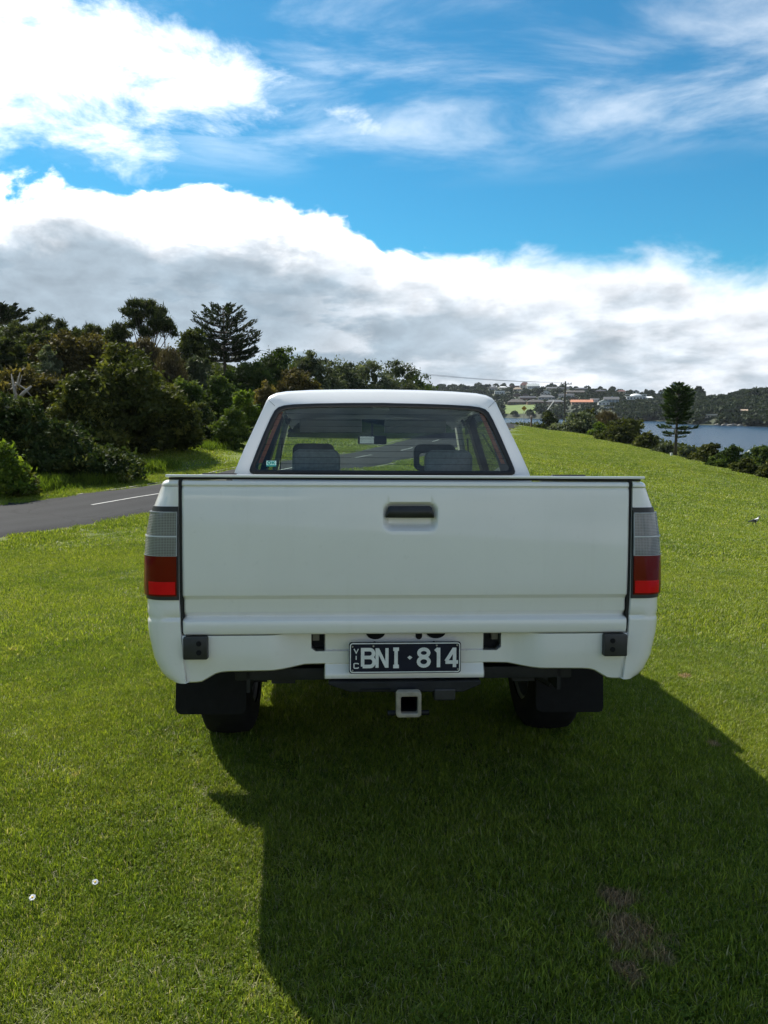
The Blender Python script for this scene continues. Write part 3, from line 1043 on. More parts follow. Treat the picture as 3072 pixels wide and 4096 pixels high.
def glyph(name, ch, x0, z0, w, h, sw, y0, th, mat, parent):
    mb = MB()
    for k, (pts, closed) in enumerate(GLYPH[ch]):
        ribbon(mb, [(x0 + a * w, z0 + b * h) for a, b in pts], sw, y0 - 0.00012 * k, th, bool(closed))
    return mb.build(name, mat, parent)


def rrect(cx, cz, hx, hz, r, n=6):
    out = []
    for (sx, sz, a0) in ((1, 1, 0), (-1, 1, 90), (-1, -1, 180), (1, -1, 270)):
        out += arc_pts(cx + sx * (hx - r), cz + sz * (hz - r), r, r, a0, a0 + 90, n)
    return out


def build_plate():
    cx, cz = -0.008, 0.573
    hx, hz = 0.186, 0.0525
    ya = 0.020
    pl = MB().prism(rrect(cx, cz, hx, hz, 0.010), ya, ya + 0.004).build('number_plate', PLATE, truck, bevel=0.001)
    pl['label'] = 'dark navy number plate with raised white characters'
    # spacers to the panel
    for s in (-1, 1):
        MB().tube([(cx + s * 0.10, ya + 0.004, cz + 0.04), (cx + s * 0.10, 0.066, cz + 0.04)], 0.006, 8).build('plate_stud', DARKST, pl)
    mb = MB()
    ribbon(mb, rrect(cx, cz, hx - 0.0045, hz - 0.0045, 0.008), 0.0034, ya - 0.0012, 0.0015, True)
    mb.build('plate_border', PLATEW, pl)
    # measured from the photograph: plate spans 832 x 225 units
    def px(u):
        return cx - hx + (u - 548) / 832.0 * 2 * hx
    def pz(v):
        return cz + hz - (v - 185) / 225.0 * 2 * hz
    h = pz(228) - pz(368)
    z0 = pz(368)
    for ch, u0, u1 in (('B', 636, 742), ('N', 744, 840), ('I', 858, 934), ('8', 1052, 1152), ('1', 1166, 1240), ('4', 1258, 1360)):
        glyph('plate_character', ch, px(u0), z0, px(u1) - px(u0), h, 0.0116 if ch != 'N' else 0.0106, ya - 0.0014, 0.002, PLATEW, pl)
    MB().prism([(px(980), pz(296)), (px(998), pz(312)), (px(1017), pz(296)), (px(998), pz(283))], ya - 0.0013, ya).build('plate_diamond', PLATEW, pl)
    for ch, v0, v1 in (('V', 232, 264), ('i', 282, 310), ('C', 336, 370)):
        glyph('plate_letter', ch, px(582), pz(v1), px(620) - px(582), pz(v0) - pz(v1), 0.0033, ya - 0.0012, 0.0015, PLATEW, pl)
    for u, v in ((574, 216), (574, 387), (1350, 210), (1357, 382), (728, 213), (1198, 211)):
        MB().tube([(px(u), ya - 0.003, pz(v)), (px(u), ya + 0.001, pz(v))], 0.0030, 10).build('plate_bolt', RIM, pl)


def build_towbar():
    b = MB()
    b.box((0.0, 0.14, 0.497), (1.16, 0.06, 0.042), bev=0.006)
    beam = b.build('tow_beam', DARKST, truck, auto=40)
    MB().prism([(-0.262, 0.482), (-0.19, 0.456), (0.19, 0.453), (0.248, 0.478), (0.248, 0.490), (-0.262, 0.490)], 0.03, 0.13).build('tow_plate', DARKST, truck, bevel=0.003)
    MB().box((-0.105, 0.027, 0.4655), (0.10, 0.006, 0.004)).build('tow_slot', RUBBER, truck)
    # square hitch receiver with a thick rounded collar
    outer = rrect(0.0, 0.433, 0.041, 0.043, 0.012)
    inner = rrect(0.0015, 0.4305, 0.0275, 0.0275, 0.006)
    n = len(outer)
    vs, fs = [], []
    for y, ro, ri in ((-0.040, 1.0, 1.0), (-0.010, 1.0, 1.0)):
        vs += [(p[0], y, p[1]) for p in outer]
        vs += [(p[0], y, p[1]) for p in inner]
    for i in range(n):
        j = (i + 1) % n
        fs += [(i, j, n + j, n + i), (2 * n + i, 3 * n + i, 3 * n + j, 2 * n + j), (i, 2 * n + i, 2 * n + j, j), (n + i, n + j, 3 * n + j, 3 * n + i)]
    hi = MB().add(vs, fs).build('hitch_receiver', HITCH, truck, bevel=0.004)
    t2 = MB()
    for a, b2 in ((outer, 0.86), (inner, 1.0)):
        pass
    o2 = rrect(0.0, 0.432, 0.034, 0.036, 0.008)
    vs = [(p[0], -0.0105, p[1]) for p in o2] + [(p[0], 0.30, p[1]) for p in o2] + [(p[0], -0.0105, p[1]) for p in inner] + [(p[0], 0.30, p[1]) for p in inner]
    fs = []
    for i in range(n):
        j = (i + 1) % n
        fs += [(i, n + i, n + j, j), (2 * n + i, 2 * n + j, 3 * n + j, 3 * n + i)]
    fs.append(tuple(range(3 * n, 4 * n)))
    MB().add(vs, fs).build('receiver_tube', DARKST, hi)
    MB().tube([(-0.066, 0.02, 0.388), (0.072, 0.02, 0.388)], 0.0085, 10).build('hitch_pin', DARKST, hi)
    MB().box((0.126, 0.05, 0.445), (0.072, 0.05, 0.040), bev=0.006).build('trailer_socket', BLACK, truck)
    # end plates of the tow beam
    for s in (-1, 1):
        MB().box((s * 0.535, 0.17, 0.48), (0.012, 0.12, 0.09)).build('tow_bracket', DARKST, truck)


def build_wheel(sd, y, front=False):
    cx, r, w = sd * 0.715, 0.335, 0.215
    wh = empty('wheel', (cx, y, r + 0.008), 0, truck)
    prof = [(-0.5, 0.60), (-0.52, 0.72), (-0.50, 0.86), (-0.44, 0.95), (-0.36, 0.985), (-0.18, 1.0), (0, 1.003), (0.18, 1.0), (0.36, 0.985), (0.44, 0.95), (0.50, 0.86), (0.52, 0.72), (0.5, 0.60)]
    seg = 48
    rows = []
    for k in range(seg + 1):
        a = 2 * math.pi * k / seg
        row = []
        for i, (u, q) in enumerate(prof):
            tread = 0.992 if (k % 2 and 3 <= i <= 9) else 1.0
            row.append((u * w, r * q * tread * math.cos(a), r * q * tread * math.sin(a)))
        rows.append(row)
    MB().grid(rows).build('tyre', RUBBER, wh, auto=35)
    rim = MB()
    rows = []
    for k in range(33):
        a = 2 * math.pi * k / 32
        rows.append([(sd * u, q * math.cos(a), q * math.sin(a)) for u, q in ((-0.10, 0.205), (-0.09, 0.19), (0.03, 0.18), (0.06, 0.12), (0.075, 0.09), (0.08, 0.03), (0.08, 0.001))])
    rim.grid(rows)
    rows = []
    for k in range(33):
        a = 2 * math.pi * k / 32
        rows.append([(sd * u, q * math.cos(a), q * math.sin(a)) for u, q in ((0.03, 0.18), (0.10, 0.195), (0.108, 0.205))])
    rim.grid(rows)
    rim.build('rim', RIM, wh, auto=35)


def build_under():
    for s in (-1, 1):
        if s < 0:
            q = [(-0.872, 0.50), (-0.882, 0.245), (-0.876, 0.227), (-0.862, 0.218), (-0.632, 0.214), (-0.610, 0.220), (-0.601, 0.238), (-0.597, 0.57), (-0.70, 0.57)]
        else:
            q = [(0.573, 0.57), (0.574, 0.238), (0.580, 0.219), (0.600, 0.209), (0.838, 0.206), (0.853, 0.212), (0.857, 0.228), (0.850, 0.50), (0.68, 0.57)]
        MB().prism(q, 0.575, 0.583).build('mud_flap', RUBBER, truck, bevel=0.002)
    for y in (1.02, 3.98):
        for s in (-1, 1):
            build_wheel(s, y, y > 2)
    ax = MB()
    ax.tube([(-0.62, 1.02, 0.33), (-0.12, 1.02, 0.33), (0.0, 1.02, 0.33), (0.12, 1.02, 0.33), (0.62, 1.02, 0.33)], [0.04, 0.045, 0.13, 0.045, 0.04], 14)
    ax.build('rear_axle', DARKST, truck, auto=50)
    for s in (-1, 1):
        MB().box((s * 0.42, 2.1, 0.52), (0.08, 3.9, 0.13)).build('chassis_rail', DARKST, truck)
        sp = MB()
        for k in range(3):
            ln = 0.55 - 0.12 * k
            sp.tube([(s * 0.50, 1.02 - ln, 0.42 - 0.012 * k + 0.10 * (ln / 0.55) ** 2), (s * 0.50, 1.02, 0.385 - 0.012 * k), (s * 0.50, 1.02 + ln, 0.42 - 0.012 * k + 0.10 * (ln / 0.55) ** 2)], 0.022, 6)
        sp.build('leaf_spring', DARKST, truck)
        MB().tube([(s * 0.36, 0.92, 0.30), (s * 0.30, 0.72, 0.56)], 0.024, 10).build('shock_absorber', DARKST, truck)
        # wheel-house liners behind the arches
        for yc in (1.02, 3.98):
            rows = []
            for k in range(13):
                a = math.pi * k / 12
                rows.append([(s * x, yc + 0.405 * math.cos(a), 0.335 + 0.405 * math.sin(a)) for x in (0.52, 0.83)])
            MB().grid(rows).build('wheel_liner', RUBBER, truck)
    MB().box((0, 0.78, 0.665), (1.46, 1.46, 0.03)).build('bed_floor', DARKST, truck)
    MB().box((0.0, 2.6, 0.47), (1.5, 2.2, 0.05)).build('cab_floor', DARKST, truck)
    MB().tube([(0.33, 3.4, 0.36), (0.33, 1.5, 0.36), (0.40, 1.2, 0.50), (0.40, 0.6, 0.47), (0.62, 0.5, 0.36)], 0.027, 10).build('exhaust_pipe', DARKST, truck)
    MB().tube([(0.36, 2.4, 0.36), (0.36, 1.8, 0.36)], 0.09, 14).build('muffler', DARKST, truck)
    MB().box((-0.32, 2.0, 0.40), (0.35, 0.9, 0.2), bev=0.03).build('fuel_tank', DARKST, truck)
    MB().tube([(0, 1.1, 0.34), (0, 3.2, 0.42)], 0.035, 10).build('drive_shaft', DARKST, truck)


def build_lid():
    s = MB()
    s.box((0, 0.755, 1.163), (1.556, 1.45, 0.007))
    s.build('cover_seal', SEAL, truck)
    l = MB()
    l.box((0.0, 0.752, 1.1712), (1.566, 1.50, 0.0085), bev=0.003)
    lid = l.build('bed_cover', PAINT, truck, auto=40)
    for s, x0, x1 in ((-1, 0.64, 0.775), (1, 0.64, 0.775)):
        MB().box((s * (x0 + x1) / 2, 0.62, 1.1785), (x1 - x0, 0.03, 0.006), bev=0.002).build('cover_hinge', BLACK, lid)


def yw(z):
    return 1.54 + (z - 1.1) * 0.42


def build_cab():
    outer_r = [(0.0, 1.660), (0.2, 1.658), (0.4, 1.651), (0.53, 1.641), (0.585, 1.629), (0.615, 1.611), (0.634, 1.584), (0.655, 1.53), (0.70, 1.42), (0.745, 1.31), (0.785, 1.20), (0.80, 1.13), (0.803, 1.05), (0.803, 0.70), (0.4, 0.70), (0.0, 0.70)]
    inner_r = [(0.0, 1.5715), (0.2, 1.569), (0.36, 1.565), (0.48, 1.559), (0.535, 1.552), (0.566, 1.541), (0.585, 1.522), (0.605, 1.48), (0.640, 1.39), (0.672, 1.30), (0.700, 1.218), (0.704, 1.20), (0.700, 1.187), (0.685, 1.180), (0.35, 1.178), (0.0, 1.178)]
    def y_at(p):
        z = p[1]
        return yw(min(z, 1.60)) + max(0, z - 1.60) * 1.4
    for_out, for_in = [], []
    full_o = outer_r + [(-a, b) for a, b in outer_r[-2:0:-1]]
    full_i = inner_r + [(-a, b) for a, b in inner_r[-2:0:-1]]
    n = len(full_o)
    mid = [((a[0] * 0.72 + b[0] * 0.28), (a[1] * 0.72 + b[1] * 0.28)) for a, b in zip(full_o, full_i)]
    rows = []
    ring_front = [(p[0] * (0.998), y_at(p) + 0.03, p[1] - 0.002) for p in full_o]
    ring_o = [(p[0] * 0.994, y_at(p) + 0.004, p[1] - 0.004) for p in full_o]
    ring_m = [(p[0], y_at(p), p[1]) for p in mid]
    ring_i = [(p[0], y_at(p) + 0.002, p[1]) for p in full_i]
    ring_r = [(p[0], y_at(p) + 0.03, p[1]) for p in full_i]
    rows = [r + [r[0]] for r in (ring_front, ring_o, ring_m, ring_i, ring_r)]
    MB().grid(rows).build('cab_rear_panel', PAINT, truck, auto=35)
    # fine seam lines at the upper corners of the rear panel
    for s in (-1, 1):
        a, b = Vector((s * 0.628, 1.59)), Vector((s * 0.583, 1.548))
        MB().tube([(a.x, y_at((0, a.y)) - 0.0025, a.y), (b.x, y_at((0, b.y)) - 0.0025, b.y)], 0.0009, 5).build('panel_seam', TRIM, truck)
    # roof skin
    top = [(p[0], p[1]) for p in full_o if p[1] > 1.57]
    top = sorted(top, key=lambda p: p[0])
    rows = []
    for k in range(15):
        u = k / 14
        y = 1.66 + u * 1.42
        row = []
        for (x, z) in top:
            zz = z - 0.002 + 0.008 * math.sin(u * math.pi) - 0.045 * u ** 3
            yb = max(y, y_at((x, z)) + 0.03) if k == 0 else y + (1 - u) * (y_at((x, z)) - 1.66 + 0.03)
            row.append((x * (1 - 0.05 * u * u), yb, zz))
        rows.append(row)
    MB().grid(rows).build('roof', PAINT, truck, auto=40)
    inner = [[(p[0] * 0.96, p[1], p[2] - 0.035) for p in r] for r in rows]
    MB().grid(inner).build('roof_lining', LINING, truck, smooth=True)
    # rear window: rubber seal ring and pane
    def inset(k):
        out = []
        for (x, z) in full_i:
            out.append((x * (1 - k * 0.040), z + (1.375 - z) * k * 0.115))
        return out
    i0, i1 = full_i, inset(1.0)
    r0 = [(p[0], y_at(p) - 0.004, p[1]) for p in i0]
    rm = [((a[0] + b[0]) / 2, y_at(a) - 0.010, (a[1] + b[1]) / 2) for a, b in zip(i0, i1)]
    r1 = [(p[0], y_at(p) - 0.002, p[1]) for p in i1]
    r2 = [(p[0], y_at(p) + 0.02, p[1]) for p in i1]
    win = empty('rear_window', (0, 0, 0), 0, truck)
    MB().grid([r + [r[0]] for r in (r0, rm, r1, r2)]).build('window_seal', SEAL, win, smooth=True)
    g = inset(0.9)
    vs = [(0, yw(1.375) + 0.006, 1.375)] + [(p[0], y_at(p) + 0.006, p[1]) for p in g]
    MB().add(vs, [(0, i + 1, (i + 1) % n + 1) for i in range(n)]).build('pane', GLASS_R, win)
    for k in range(9):
        z = 1.235 + k * 0.034
        hw = 0.672 - (z - 1.235) * 0.36
        MB().tube([(-hw, yw(z) + 0.009, z), (hw, yw(z) + 0.009, z)], 0.0009, 4).build('defroster_line', RUBBER, win)
    # round the "OK" sticker
    st = MB().add([(-0.618, yw(1.219) + 0.0020, 1.219), (-0.566, yw(1.219) + 0.0020, 1.219), (-0.566, yw(1.250) + 0.0020, 1.250), (-0.618, yw(1.250) + 0.0020, 1.250)], [(0, 1, 2, 3)]).build('inspection_sticker', simple('sticker_green', (0.46, 0.74, 0.66), 0.5, var=0.05), win)
    MB().add([(-0.618, yw(1.219) + 0.0008, 1.219), (-0.566, yw(1.219) + 0.0008, 1.219), (-0.566, yw(1.227) + 0.0008, 1.227), (-0.618, yw(1.227) + 0.0008, 1.227)], [(0, 1, 2, 3)]).build('sticker_band', TEAL, st)
    glyph('sticker_letter', 'O', -0.612, 1.231, 0.018, 0.015, 0.0052, yw(1.24) - 0.003, 0.001, TEAL, st)
    glyph('sticker_letter', 'K', -0.590, 1.231, 0.018, 0.015, 0.0052, yw(1.24) - 0.003, 0.001, TEAL, st)

    # sides: sill panel, pillars, windows
    def xs(z):
        return 0.800 - max(0, z - 1.05) * 0.318 + (0.0 if z > 0.75 else 0.0)
    for s in (-1, 1):
        low = []
        for z, dx in ((1.06, 0.0), (1.04, 0.02), (0.95, 0.035), (0.80, 0.045), (0.66, 0.04), (0.55, 0.02), (0.43, -0.02)):
            row = []
            for y in [1.545] + [1.6 + 0.1 * k for k in range(31)] + [4.65, 4.75, 4.82]:
                zz = z
                if y > 3.6:
                    zz = z - (z - 0.43) * 0.10 * (y - 3.6) / 1.2
                x = 0.80 + dx - (0.10 * ((y - 4.4) / 0.42) ** 2 if y > 4.4 else 0)
                if abs(y - 3.98) < 0.40:
                    arch = 0.335 + math.sqrt(0.40 ** 2 - (y - 3.98) ** 2)
                    zz = max(zz, arch)
                row.append((s * x, y, zz))
            low.append(row)
        MB().grid(low).build('cab_side', PAINT, truck, auto=40)
        def pillar(name, y0b, y0t, y1b, y1t, mat=PAINT, zt=1.60, zb=1.05, inset=0.0):
            rows = []
            for k in range(6):
                z = zb + (zt - zb) * k / 5
                ya, yb = y0b + (y0t - y0b) * k / 5, y1b + (y1t - y1b) * k / 5
                rows.append([(s * (xs(z) - inset), ya, z), (s * (xs(z) - inset), yb, z)])
            return MB().grid(rows).build(name, mat, truck, solid=0.035 if mat is PAINT else 0.004)
        pillar('rear_pillar', 1.58, 1.79, 1.98, 2.02, zt=1.575, inset=0.020)
        pillar('door_pillar', 2.56, 2.56, 2.68, 2.66, SEAL, inset=0.012).modifiers['solid'].thickness = 0.05
        pillar('front_pillar', 3.56, 3.06, 3.66, 3.14, zt=1.575, inset=0.020)
        rr = MB().tube([(s * (xs(1.60) - 0.022), 1.86, 1.572), (s * (xs(1.60) - 0.022), 2.4, 1.58), (s * (xs(1.60) - 0.045), 3.1, 1.55)], 0.022, 8)
        rr.build('roof_rail', PAINT, truck, smooth=True)
        pillar('door_window', 1.98, 2.02, 2.57, 2.57, GLASS_S, zt=1.59, inset=0.015)
        pillar('door_window', 2.67, 2.65, 3.58, 3.09, GLASS_S, zt=1.59, inset=0.015)
        # interior side trim and a red-brown strip painted in as a glass-edge reflection
        pillar('pillar_trim', 1.64, 1.78, 1.94, 1.99, TRIM, zt=1.56, zb=1.06, inset=0.045)
        rows = []
        for k in range(6):
            z = 1.24 + 0.28 * k / 5
            x = 0.704 - (z - 1.18) * 0.352
            rows.append([(s * (x - 0.020), yw(z) + 0.045, z), (s * (x - 0.038 - 0.004 * k / 5), yw(z) + 0.055, z)])
        MB().grid(rows).build('glass_edge_reflection', REDREFL, truck, solid=0.006)
        MB().box((s * 0.745, 2.6, 0.96), (0.06, 1.95, 0.16), bev=0.02).build('door_trim', TRIM, truck)
        # seat belt
        MB().add([(s * 0.61, 2.57, 1.42), (s * 0.61, 2.61, 1.42), (s * 0.66, 2.63, 0.75), (s * 0.66, 2.58, 0.75)], [(0, 1, 2, 3)]).build('seat_belt', RUBBER, truck, solid=0.003)
        # door mirror
        dm = MB().box((s * 0.93, 3.38, 1.12), (0.18, 0.09, 0.14), bev=0.03).build('door_mirror', BLACK, truck, auto=40)
        MB().box((s * 0.93, 3.333, 1.12), (0.15, 0.004, 0.11)).build('mirror_face', MIRRORM, dm)
        MB().tube([(s * 0.80, 3.40, 1.09), (s * 0.86, 3.39, 1.10)], 0.02, 8).build('mirror_arm', BLACK, dm)
    # windscreen
    def ws(u, k, off=0.0):  # u -1..1, k 0 bottom .. 1 top
        x = u * (0.745 - 0.17 * k)
        return (x, 3.64 - 0.55 * k - 0.10 * u * u * (1 - 0.3 * k) - off, 1.045 + 0.545 * k)
    scr = empty('windscreen', (0, 0, 0), 0, truck)
    MB().grid([[ws(-1 + 2 * j / 12, 0.74 * i / 6) for j in range(13)] for i in range(7)]).build('pane', GLASS_F, scr, smooth=True)
    MB().grid([[ws(-1 + 2 * j / 12, 0.74 + 0.26 * i / 2) for j in range(13)] for i in range(3)]).build('tint_band', BAND, scr, smooth=True)
    # bonnet, grille panel, front bumper
    rows = []
    for k in range(9):
        u = k / 8
        y = 3.60 + 1.18 * u
        z = 1.04 - 0.11 * u - (0.06 * max(0, (u - 0.85) / 0.15) ** 2)
        rows.append([(x * (0.80 - 0.06 * u), y - 0.05 * x * x, z + 0.02 * (1 - x * x) - (0.03 if abs(x) == 1 else 0)) for x in (-1, -0.8, -0.5, -0.2, 0.2, 0.5, 0.8, 1)])
    MB().grid(rows).build('bonnet', PAINT, truck, auto=40)
    MB().box((0, 4.79, 0.72), (1.42, 0.06, 0.32), bev=0.02).build('front_grille', BLACK, truck)
    MB().box((0, 4.84, 0.50), (1.62, 0.16, 0.20), bev=0.04).build('front_bumper', PAINT, truck, auto=40)
    for s in (-1, 1):
        MB().box((s * 0.58, 4.825, 0.76), (0.30, 0.04, 0.17), bev=0.015).build('headlamp', CLEAR, truck)
    # interior
    MB().prism([(3.15, 0.6), (3.15, 0.98), (3.22, 1.05), (3.55, 1.075), (3.62, 0.9), (3.62, 0.6)], -0.72, 0.72, 'x').build('dashboard', TRIM, truck, bevel=0.02)
    mir = MB().box((-0.006, 3.0, 1.425), (0.205, 0.03, 0.062), bev=0.012).build('rear_view_mirror', BLACK, truck, auto=40)
    MB().box((-0.045, 2.9835, 1.425), (0.10, 0.003, 0.05)).build('mirror_face', MIRRORM, mir)
    MB().tube([(-0.006, 3.01, 1.45), (-0.006, 3.06, 1.54)], 0.008, 8).build('mirror_stem', BLACK, mir)
    for s in (-1, 1):
        MB().box((s * 0.30, 2.99, 1.525), (0.44, 0.03, 0.10), Matrix.Rotation(R(20), 3, 'X'), bev=0.012).build('sun_visor', LINING, truck, auto=40)
        MB().tube([(s * 0.56, 2.2, 1.53), (s * 0.56, 2.3, 1.50), (s * 0.56, 2.4, 1.50), (s * 0.56, 2.5, 1.53)], 0.01, 8).build('grab_handle', TRIM, truck)
    MB().box((0.02, 2.3, 1.592), (0.11, 0.07, 0.02), bev=0.006).build('dome_lamp', simple('dome_lamp', (0.45, 0.46, 0.46), 0.4), truck)
    rim = MB()
    c = Vector((0.37, 3.02, 1.0))
    pth = []
    for k in range(25):
        a = 2 * math.pi * k / 24
        pth.append(c + Vector((0.19 * math.cos(a), 0.085 * math.sin(a), 0.17 * math.sin(a))))
    rim.tube(pth, 0.015, 8)
    sw = rim.build('steering_wheel', BLACK, truck, smooth=True)
    MB().tube([c + Vector((-0.18, 0, 0)), c, c + Vector((0.18, 0, 0))], [0.012, 0.05, 0.012], 8).build('wheel_hub', BLACK, sw)

    def rounded(name, c, s, mat, parent, rotx=0.0, bev=0.05):
        return MB().box(c, s, Matrix.Rotation(R(rotx), 3, 'X'), bev=bev).build(name, mat, parent, auto=60)
    for s in (-1, 1):
        seat = empty('front_seat', (0, 0, 0), 0, truck)
        cx = s * 0.398 - (0.0 if s > 0 else 0.01)
        rounded('seat_cushion', (cx, 2.95, 0.66), (0.50, 0.52, 0.16), SEATD, seat)
        rounded('seat_back', (cx, 2.68, 0.93), (0.48, 0.14, 0.54), SEATD, seat, 12)
        # open headrest: a padded ring
        zc = 1.295
        mb = MB()
        oo = rrect(cx, zc, 0.138, 0.088, 0.045, 5)
        ii = rrect(cx - (0.03 if s > 0 else 0), zc - 0.012, 0.075 if s > 0 else 0.05, 0.042, 0.02, 5)
        nn = len(oo)
        vs = [(p[0], 2.60, p[1]) for p in oo] + [(p[0], 2.60, p[1]) for p in ii] + [(p[0], 2.69, p[1]) for p in oo] + [(p[0], 2.69, p[1]) for p in ii]
        fs = []
        for i in range(nn):
            j = (i + 1) % nn
            fs += [(i, j, nn + j, nn + i), (2 * nn + i, 3 * nn + i, 3 * nn + j, 2 * nn + j), (i, 2 * nn + i, 2 * nn + j, j), (nn + i, nn + j, 3 * nn + j, 3 * nn + i)]
        mb.add(vs, fs).build('headrest', SEATD, seat, bevel=0.012)
    bench = empty('rear_bench', (0, 0, 0), 0, truck)
    rounded('seat_cushion', (0, 2.28, 0.66), (1.34, 0.48, 0.16), SEATM, bench)
    rounded('seat_back', (0, 2.00, 0.93), (1.34, 0.13, 0.50), SEATM, bench, 14)
    for s in (-1, 1):
        cx = -0.372 if s < 0 else 0.415
        prof = rrect(cx, 1.235, 0.141, 0.092, 0.05, 6)
        MB().prism([(p[0] + (p[1] - 1.235) * 0.0, p[1]) for p in prof], 2.05, 2.15).build('headrest', SEATM, bench, bevel=0.02)
    # bulkhead trim under the window
    MB().box((0, 1.60, 0.95), (1.40, 0.03, 0.42)).build('bulkhead_trim', TRIM, truck)


build_tailgate()
build_bed_sides()
build_apron()
build_plate()
build_towbar()
build_under()
build_lid()
build_cab()

# ------------------------------------------------------------------ lawn blades (real geometry, one uncountable mass)
def grass_material():
    m, t, b = new_mat('grass_blade')
    pos = t.n('ShaderNodeNewGeometry').outputs['Position']
    g, w = lawn_colour(t, pos)
    a = t.n('ShaderNodeAttribute', attribute_name='tint')
    sep = t.n('ShaderNodeSeparateColor', ins={0: a.outputs['Color']})
    g = t.mix(1.0, g, t.ramp(sep.outputs[0], [(0.0, (0.60, 0.75, 0.65)), (0.5, (1.38, 1.34, 1.35)), (1.0, (2.5, 2.2, 2.3))]), 'MULTIPLY')
    g = t.mix(t.m('MULTIPLY', sep.outputs[1], 0.85), g, (0.46, 0.40, 0.26))
    t.link(g, b.inputs['Base Color'])
    b.inputs['Roughness'].default_value = 0.5
    b.inputs['Specular IOR Level'].default_value = 0.3
    tr = t.n('ShaderNodeBsdfTranslucent', ins={'Color': t.mix(1.0, g, (1.2, 1.15, 0.6), 'MULTIPLY')})
    mx = t.n('ShaderNodeMixShader', ins={0: 0.42, 1: b.outputs[0], 2: tr.outputs[0]})
    t.link(mx.outputs[0], m.node_tree.nodes['Material Output'].inputs[0])
    return m


GRASS = grass_material()


def blade_patch(name, size, n, h, w, seed, lean=0.95, dryf=0.06):
    """a square patch of bent two-segment blades"""
    g = np.random.default_rng(seed)
    x, y = g.uniform(-size / 2, size / 2, (2, n))
    hh = h * g.uniform(0.4, 1.2, n) * np.where(g.random(n) < 0.08, 1.5, 1.0)
    ww = w * g.uniform(0.7, 1.3, n)
    lay = g.random(n) < 0.14                       # straws and clippings lying flat
    hh = np.where(lay, hh * 0.45, hh)
    a = g.uniform(0, 2 * np.pi, n)
    ln = np.where(lay, h * 1.7, 0) + hh * g.uniform(0.1, 1.0, n) * lean
    dx, dy = np.cos(a), np.sin(a)
    px, py = -dy, dx
    tw = g.uniform(-0.8, 0.8, n)
    c, s = np.cos(tw), np.sin(tw)
    qx, qy = px * c - py * s, px * s + py * c
    def pt(fx, f, z):
        return np.stack([x + dx * ln * fx + qx * ww * f, y + dy * ln * fx + qy * ww * f, z], 1)
    v = np.stack([pt(0, -0.5, 0 * hh - 0.004), pt(0, 0.5, 0 * hh - 0.004), pt(0.35, 0.42, hh * 0.55), pt(0.35, -0.42, hh * 0.55), pt(1.0, 0.0, hh * 0.92)], 1)
    co = v.reshape(-1, 3)
    b = np.arange(n) * 5
    tri = np.concatenate([np.stack([b, b + 1, b + 2], 1), np.stack([b, b + 2, b + 3], 1), np.stack([b + 3, b + 2, b + 4], 1)])
    tint = np.zeros((n, 5, 3))
    tint[..., 0] = np.clip(g.normal(0.5, 0.27, n), 0, 1)[:, None]
    tint[..., 1] = ((g.random(n) < dryf) | (lay & (g.random(n) < 0.55)))[:, None] * g.uniform(0.4, 1, n)[:, None]
    me = np_mesh(name, co, tri, GRASS, tint.reshape(-1, 3))
    return bpy.data.objects.new(name, me)


def scatter_nodes(name, coll, pts, rots, scales):
    """one object whose geometry nodes lay the patches of a collection on its points"""
    me = bpy.data.meshes.new(name)
    n = len(pts)
    me.vertices.add(n)
    me.vertices.foreach_set('co', np.ascontiguousarray(pts, dtype=np.float32).ravel())
    ar = me.attributes.new('rot', 'FLOAT_VECTOR', 'POINT')
    ar.data.foreach_set('vector', np.ascontiguousarray(rots, dtype=np.float32).ravel())
    sr = me.attributes.new('scl', 'FLOAT', 'POINT')
    sr.data.foreach_set('value', np.ascontiguousarray(scales, dtype=np.float32))
    me.update()
    o = link_obj(bpy.data.objects.new(name, me))
    ng = bpy.data.node_groups.new(name, 'GeometryNodeTree')
    ng.interface.new_socket('Geometry', in_out='INPUT', socket_type='NodeSocketGeometry')
    ng.interface.new_socket('Geometry', in_out='OUTPUT', socket_type='NodeSocketGeometry')
    t = NT(ng)
    gi, go = t.n('NodeGroupInput'), t.n('NodeGroupOutput')
    ci = t.n('GeometryNodeCollectionInfo', ins={'Collection': coll, 'Separate Children': True, 'Reset Children': True})
    ra = t.n('GeometryNodeInputNamedAttribute', data_type='FLOAT_VECTOR', ins={'Name': 'rot'})
    sa = t.n('GeometryNodeInputNamedAttribute', data_type='FLOAT', ins={'Name': 'scl'})
    e2r = t.n('FunctionNodeEulerToRotation', ins={0: ra.outputs[0]})
    ip = t.n('GeometryNodeInstanceOnPoints', ins={'Points': gi.outputs[0], 'Instance': ci.outputs[0], 'Pick Instance': True, 'Rotation': e2r.outputs[0], 'Scale': sa.outputs[0]})
    t.link(ip.outputs[0], go.inputs[0])
    md = o.modifiers.new('scatter', 'NODES')
    md.node_group = ng
    return o


def in_road(x, y, pad):
    d = np.min(np.hypot(x[:, None] - ROAD_C[None, :, 0], y[:, None] - ROAD_C[None, :, 1]), axis=1)
    return d < pad


def seen_xy(x, y, margin=1.25):
    return (np.abs(x) < (0.52 * y * margin + 1.0)) & (y > 1.0)


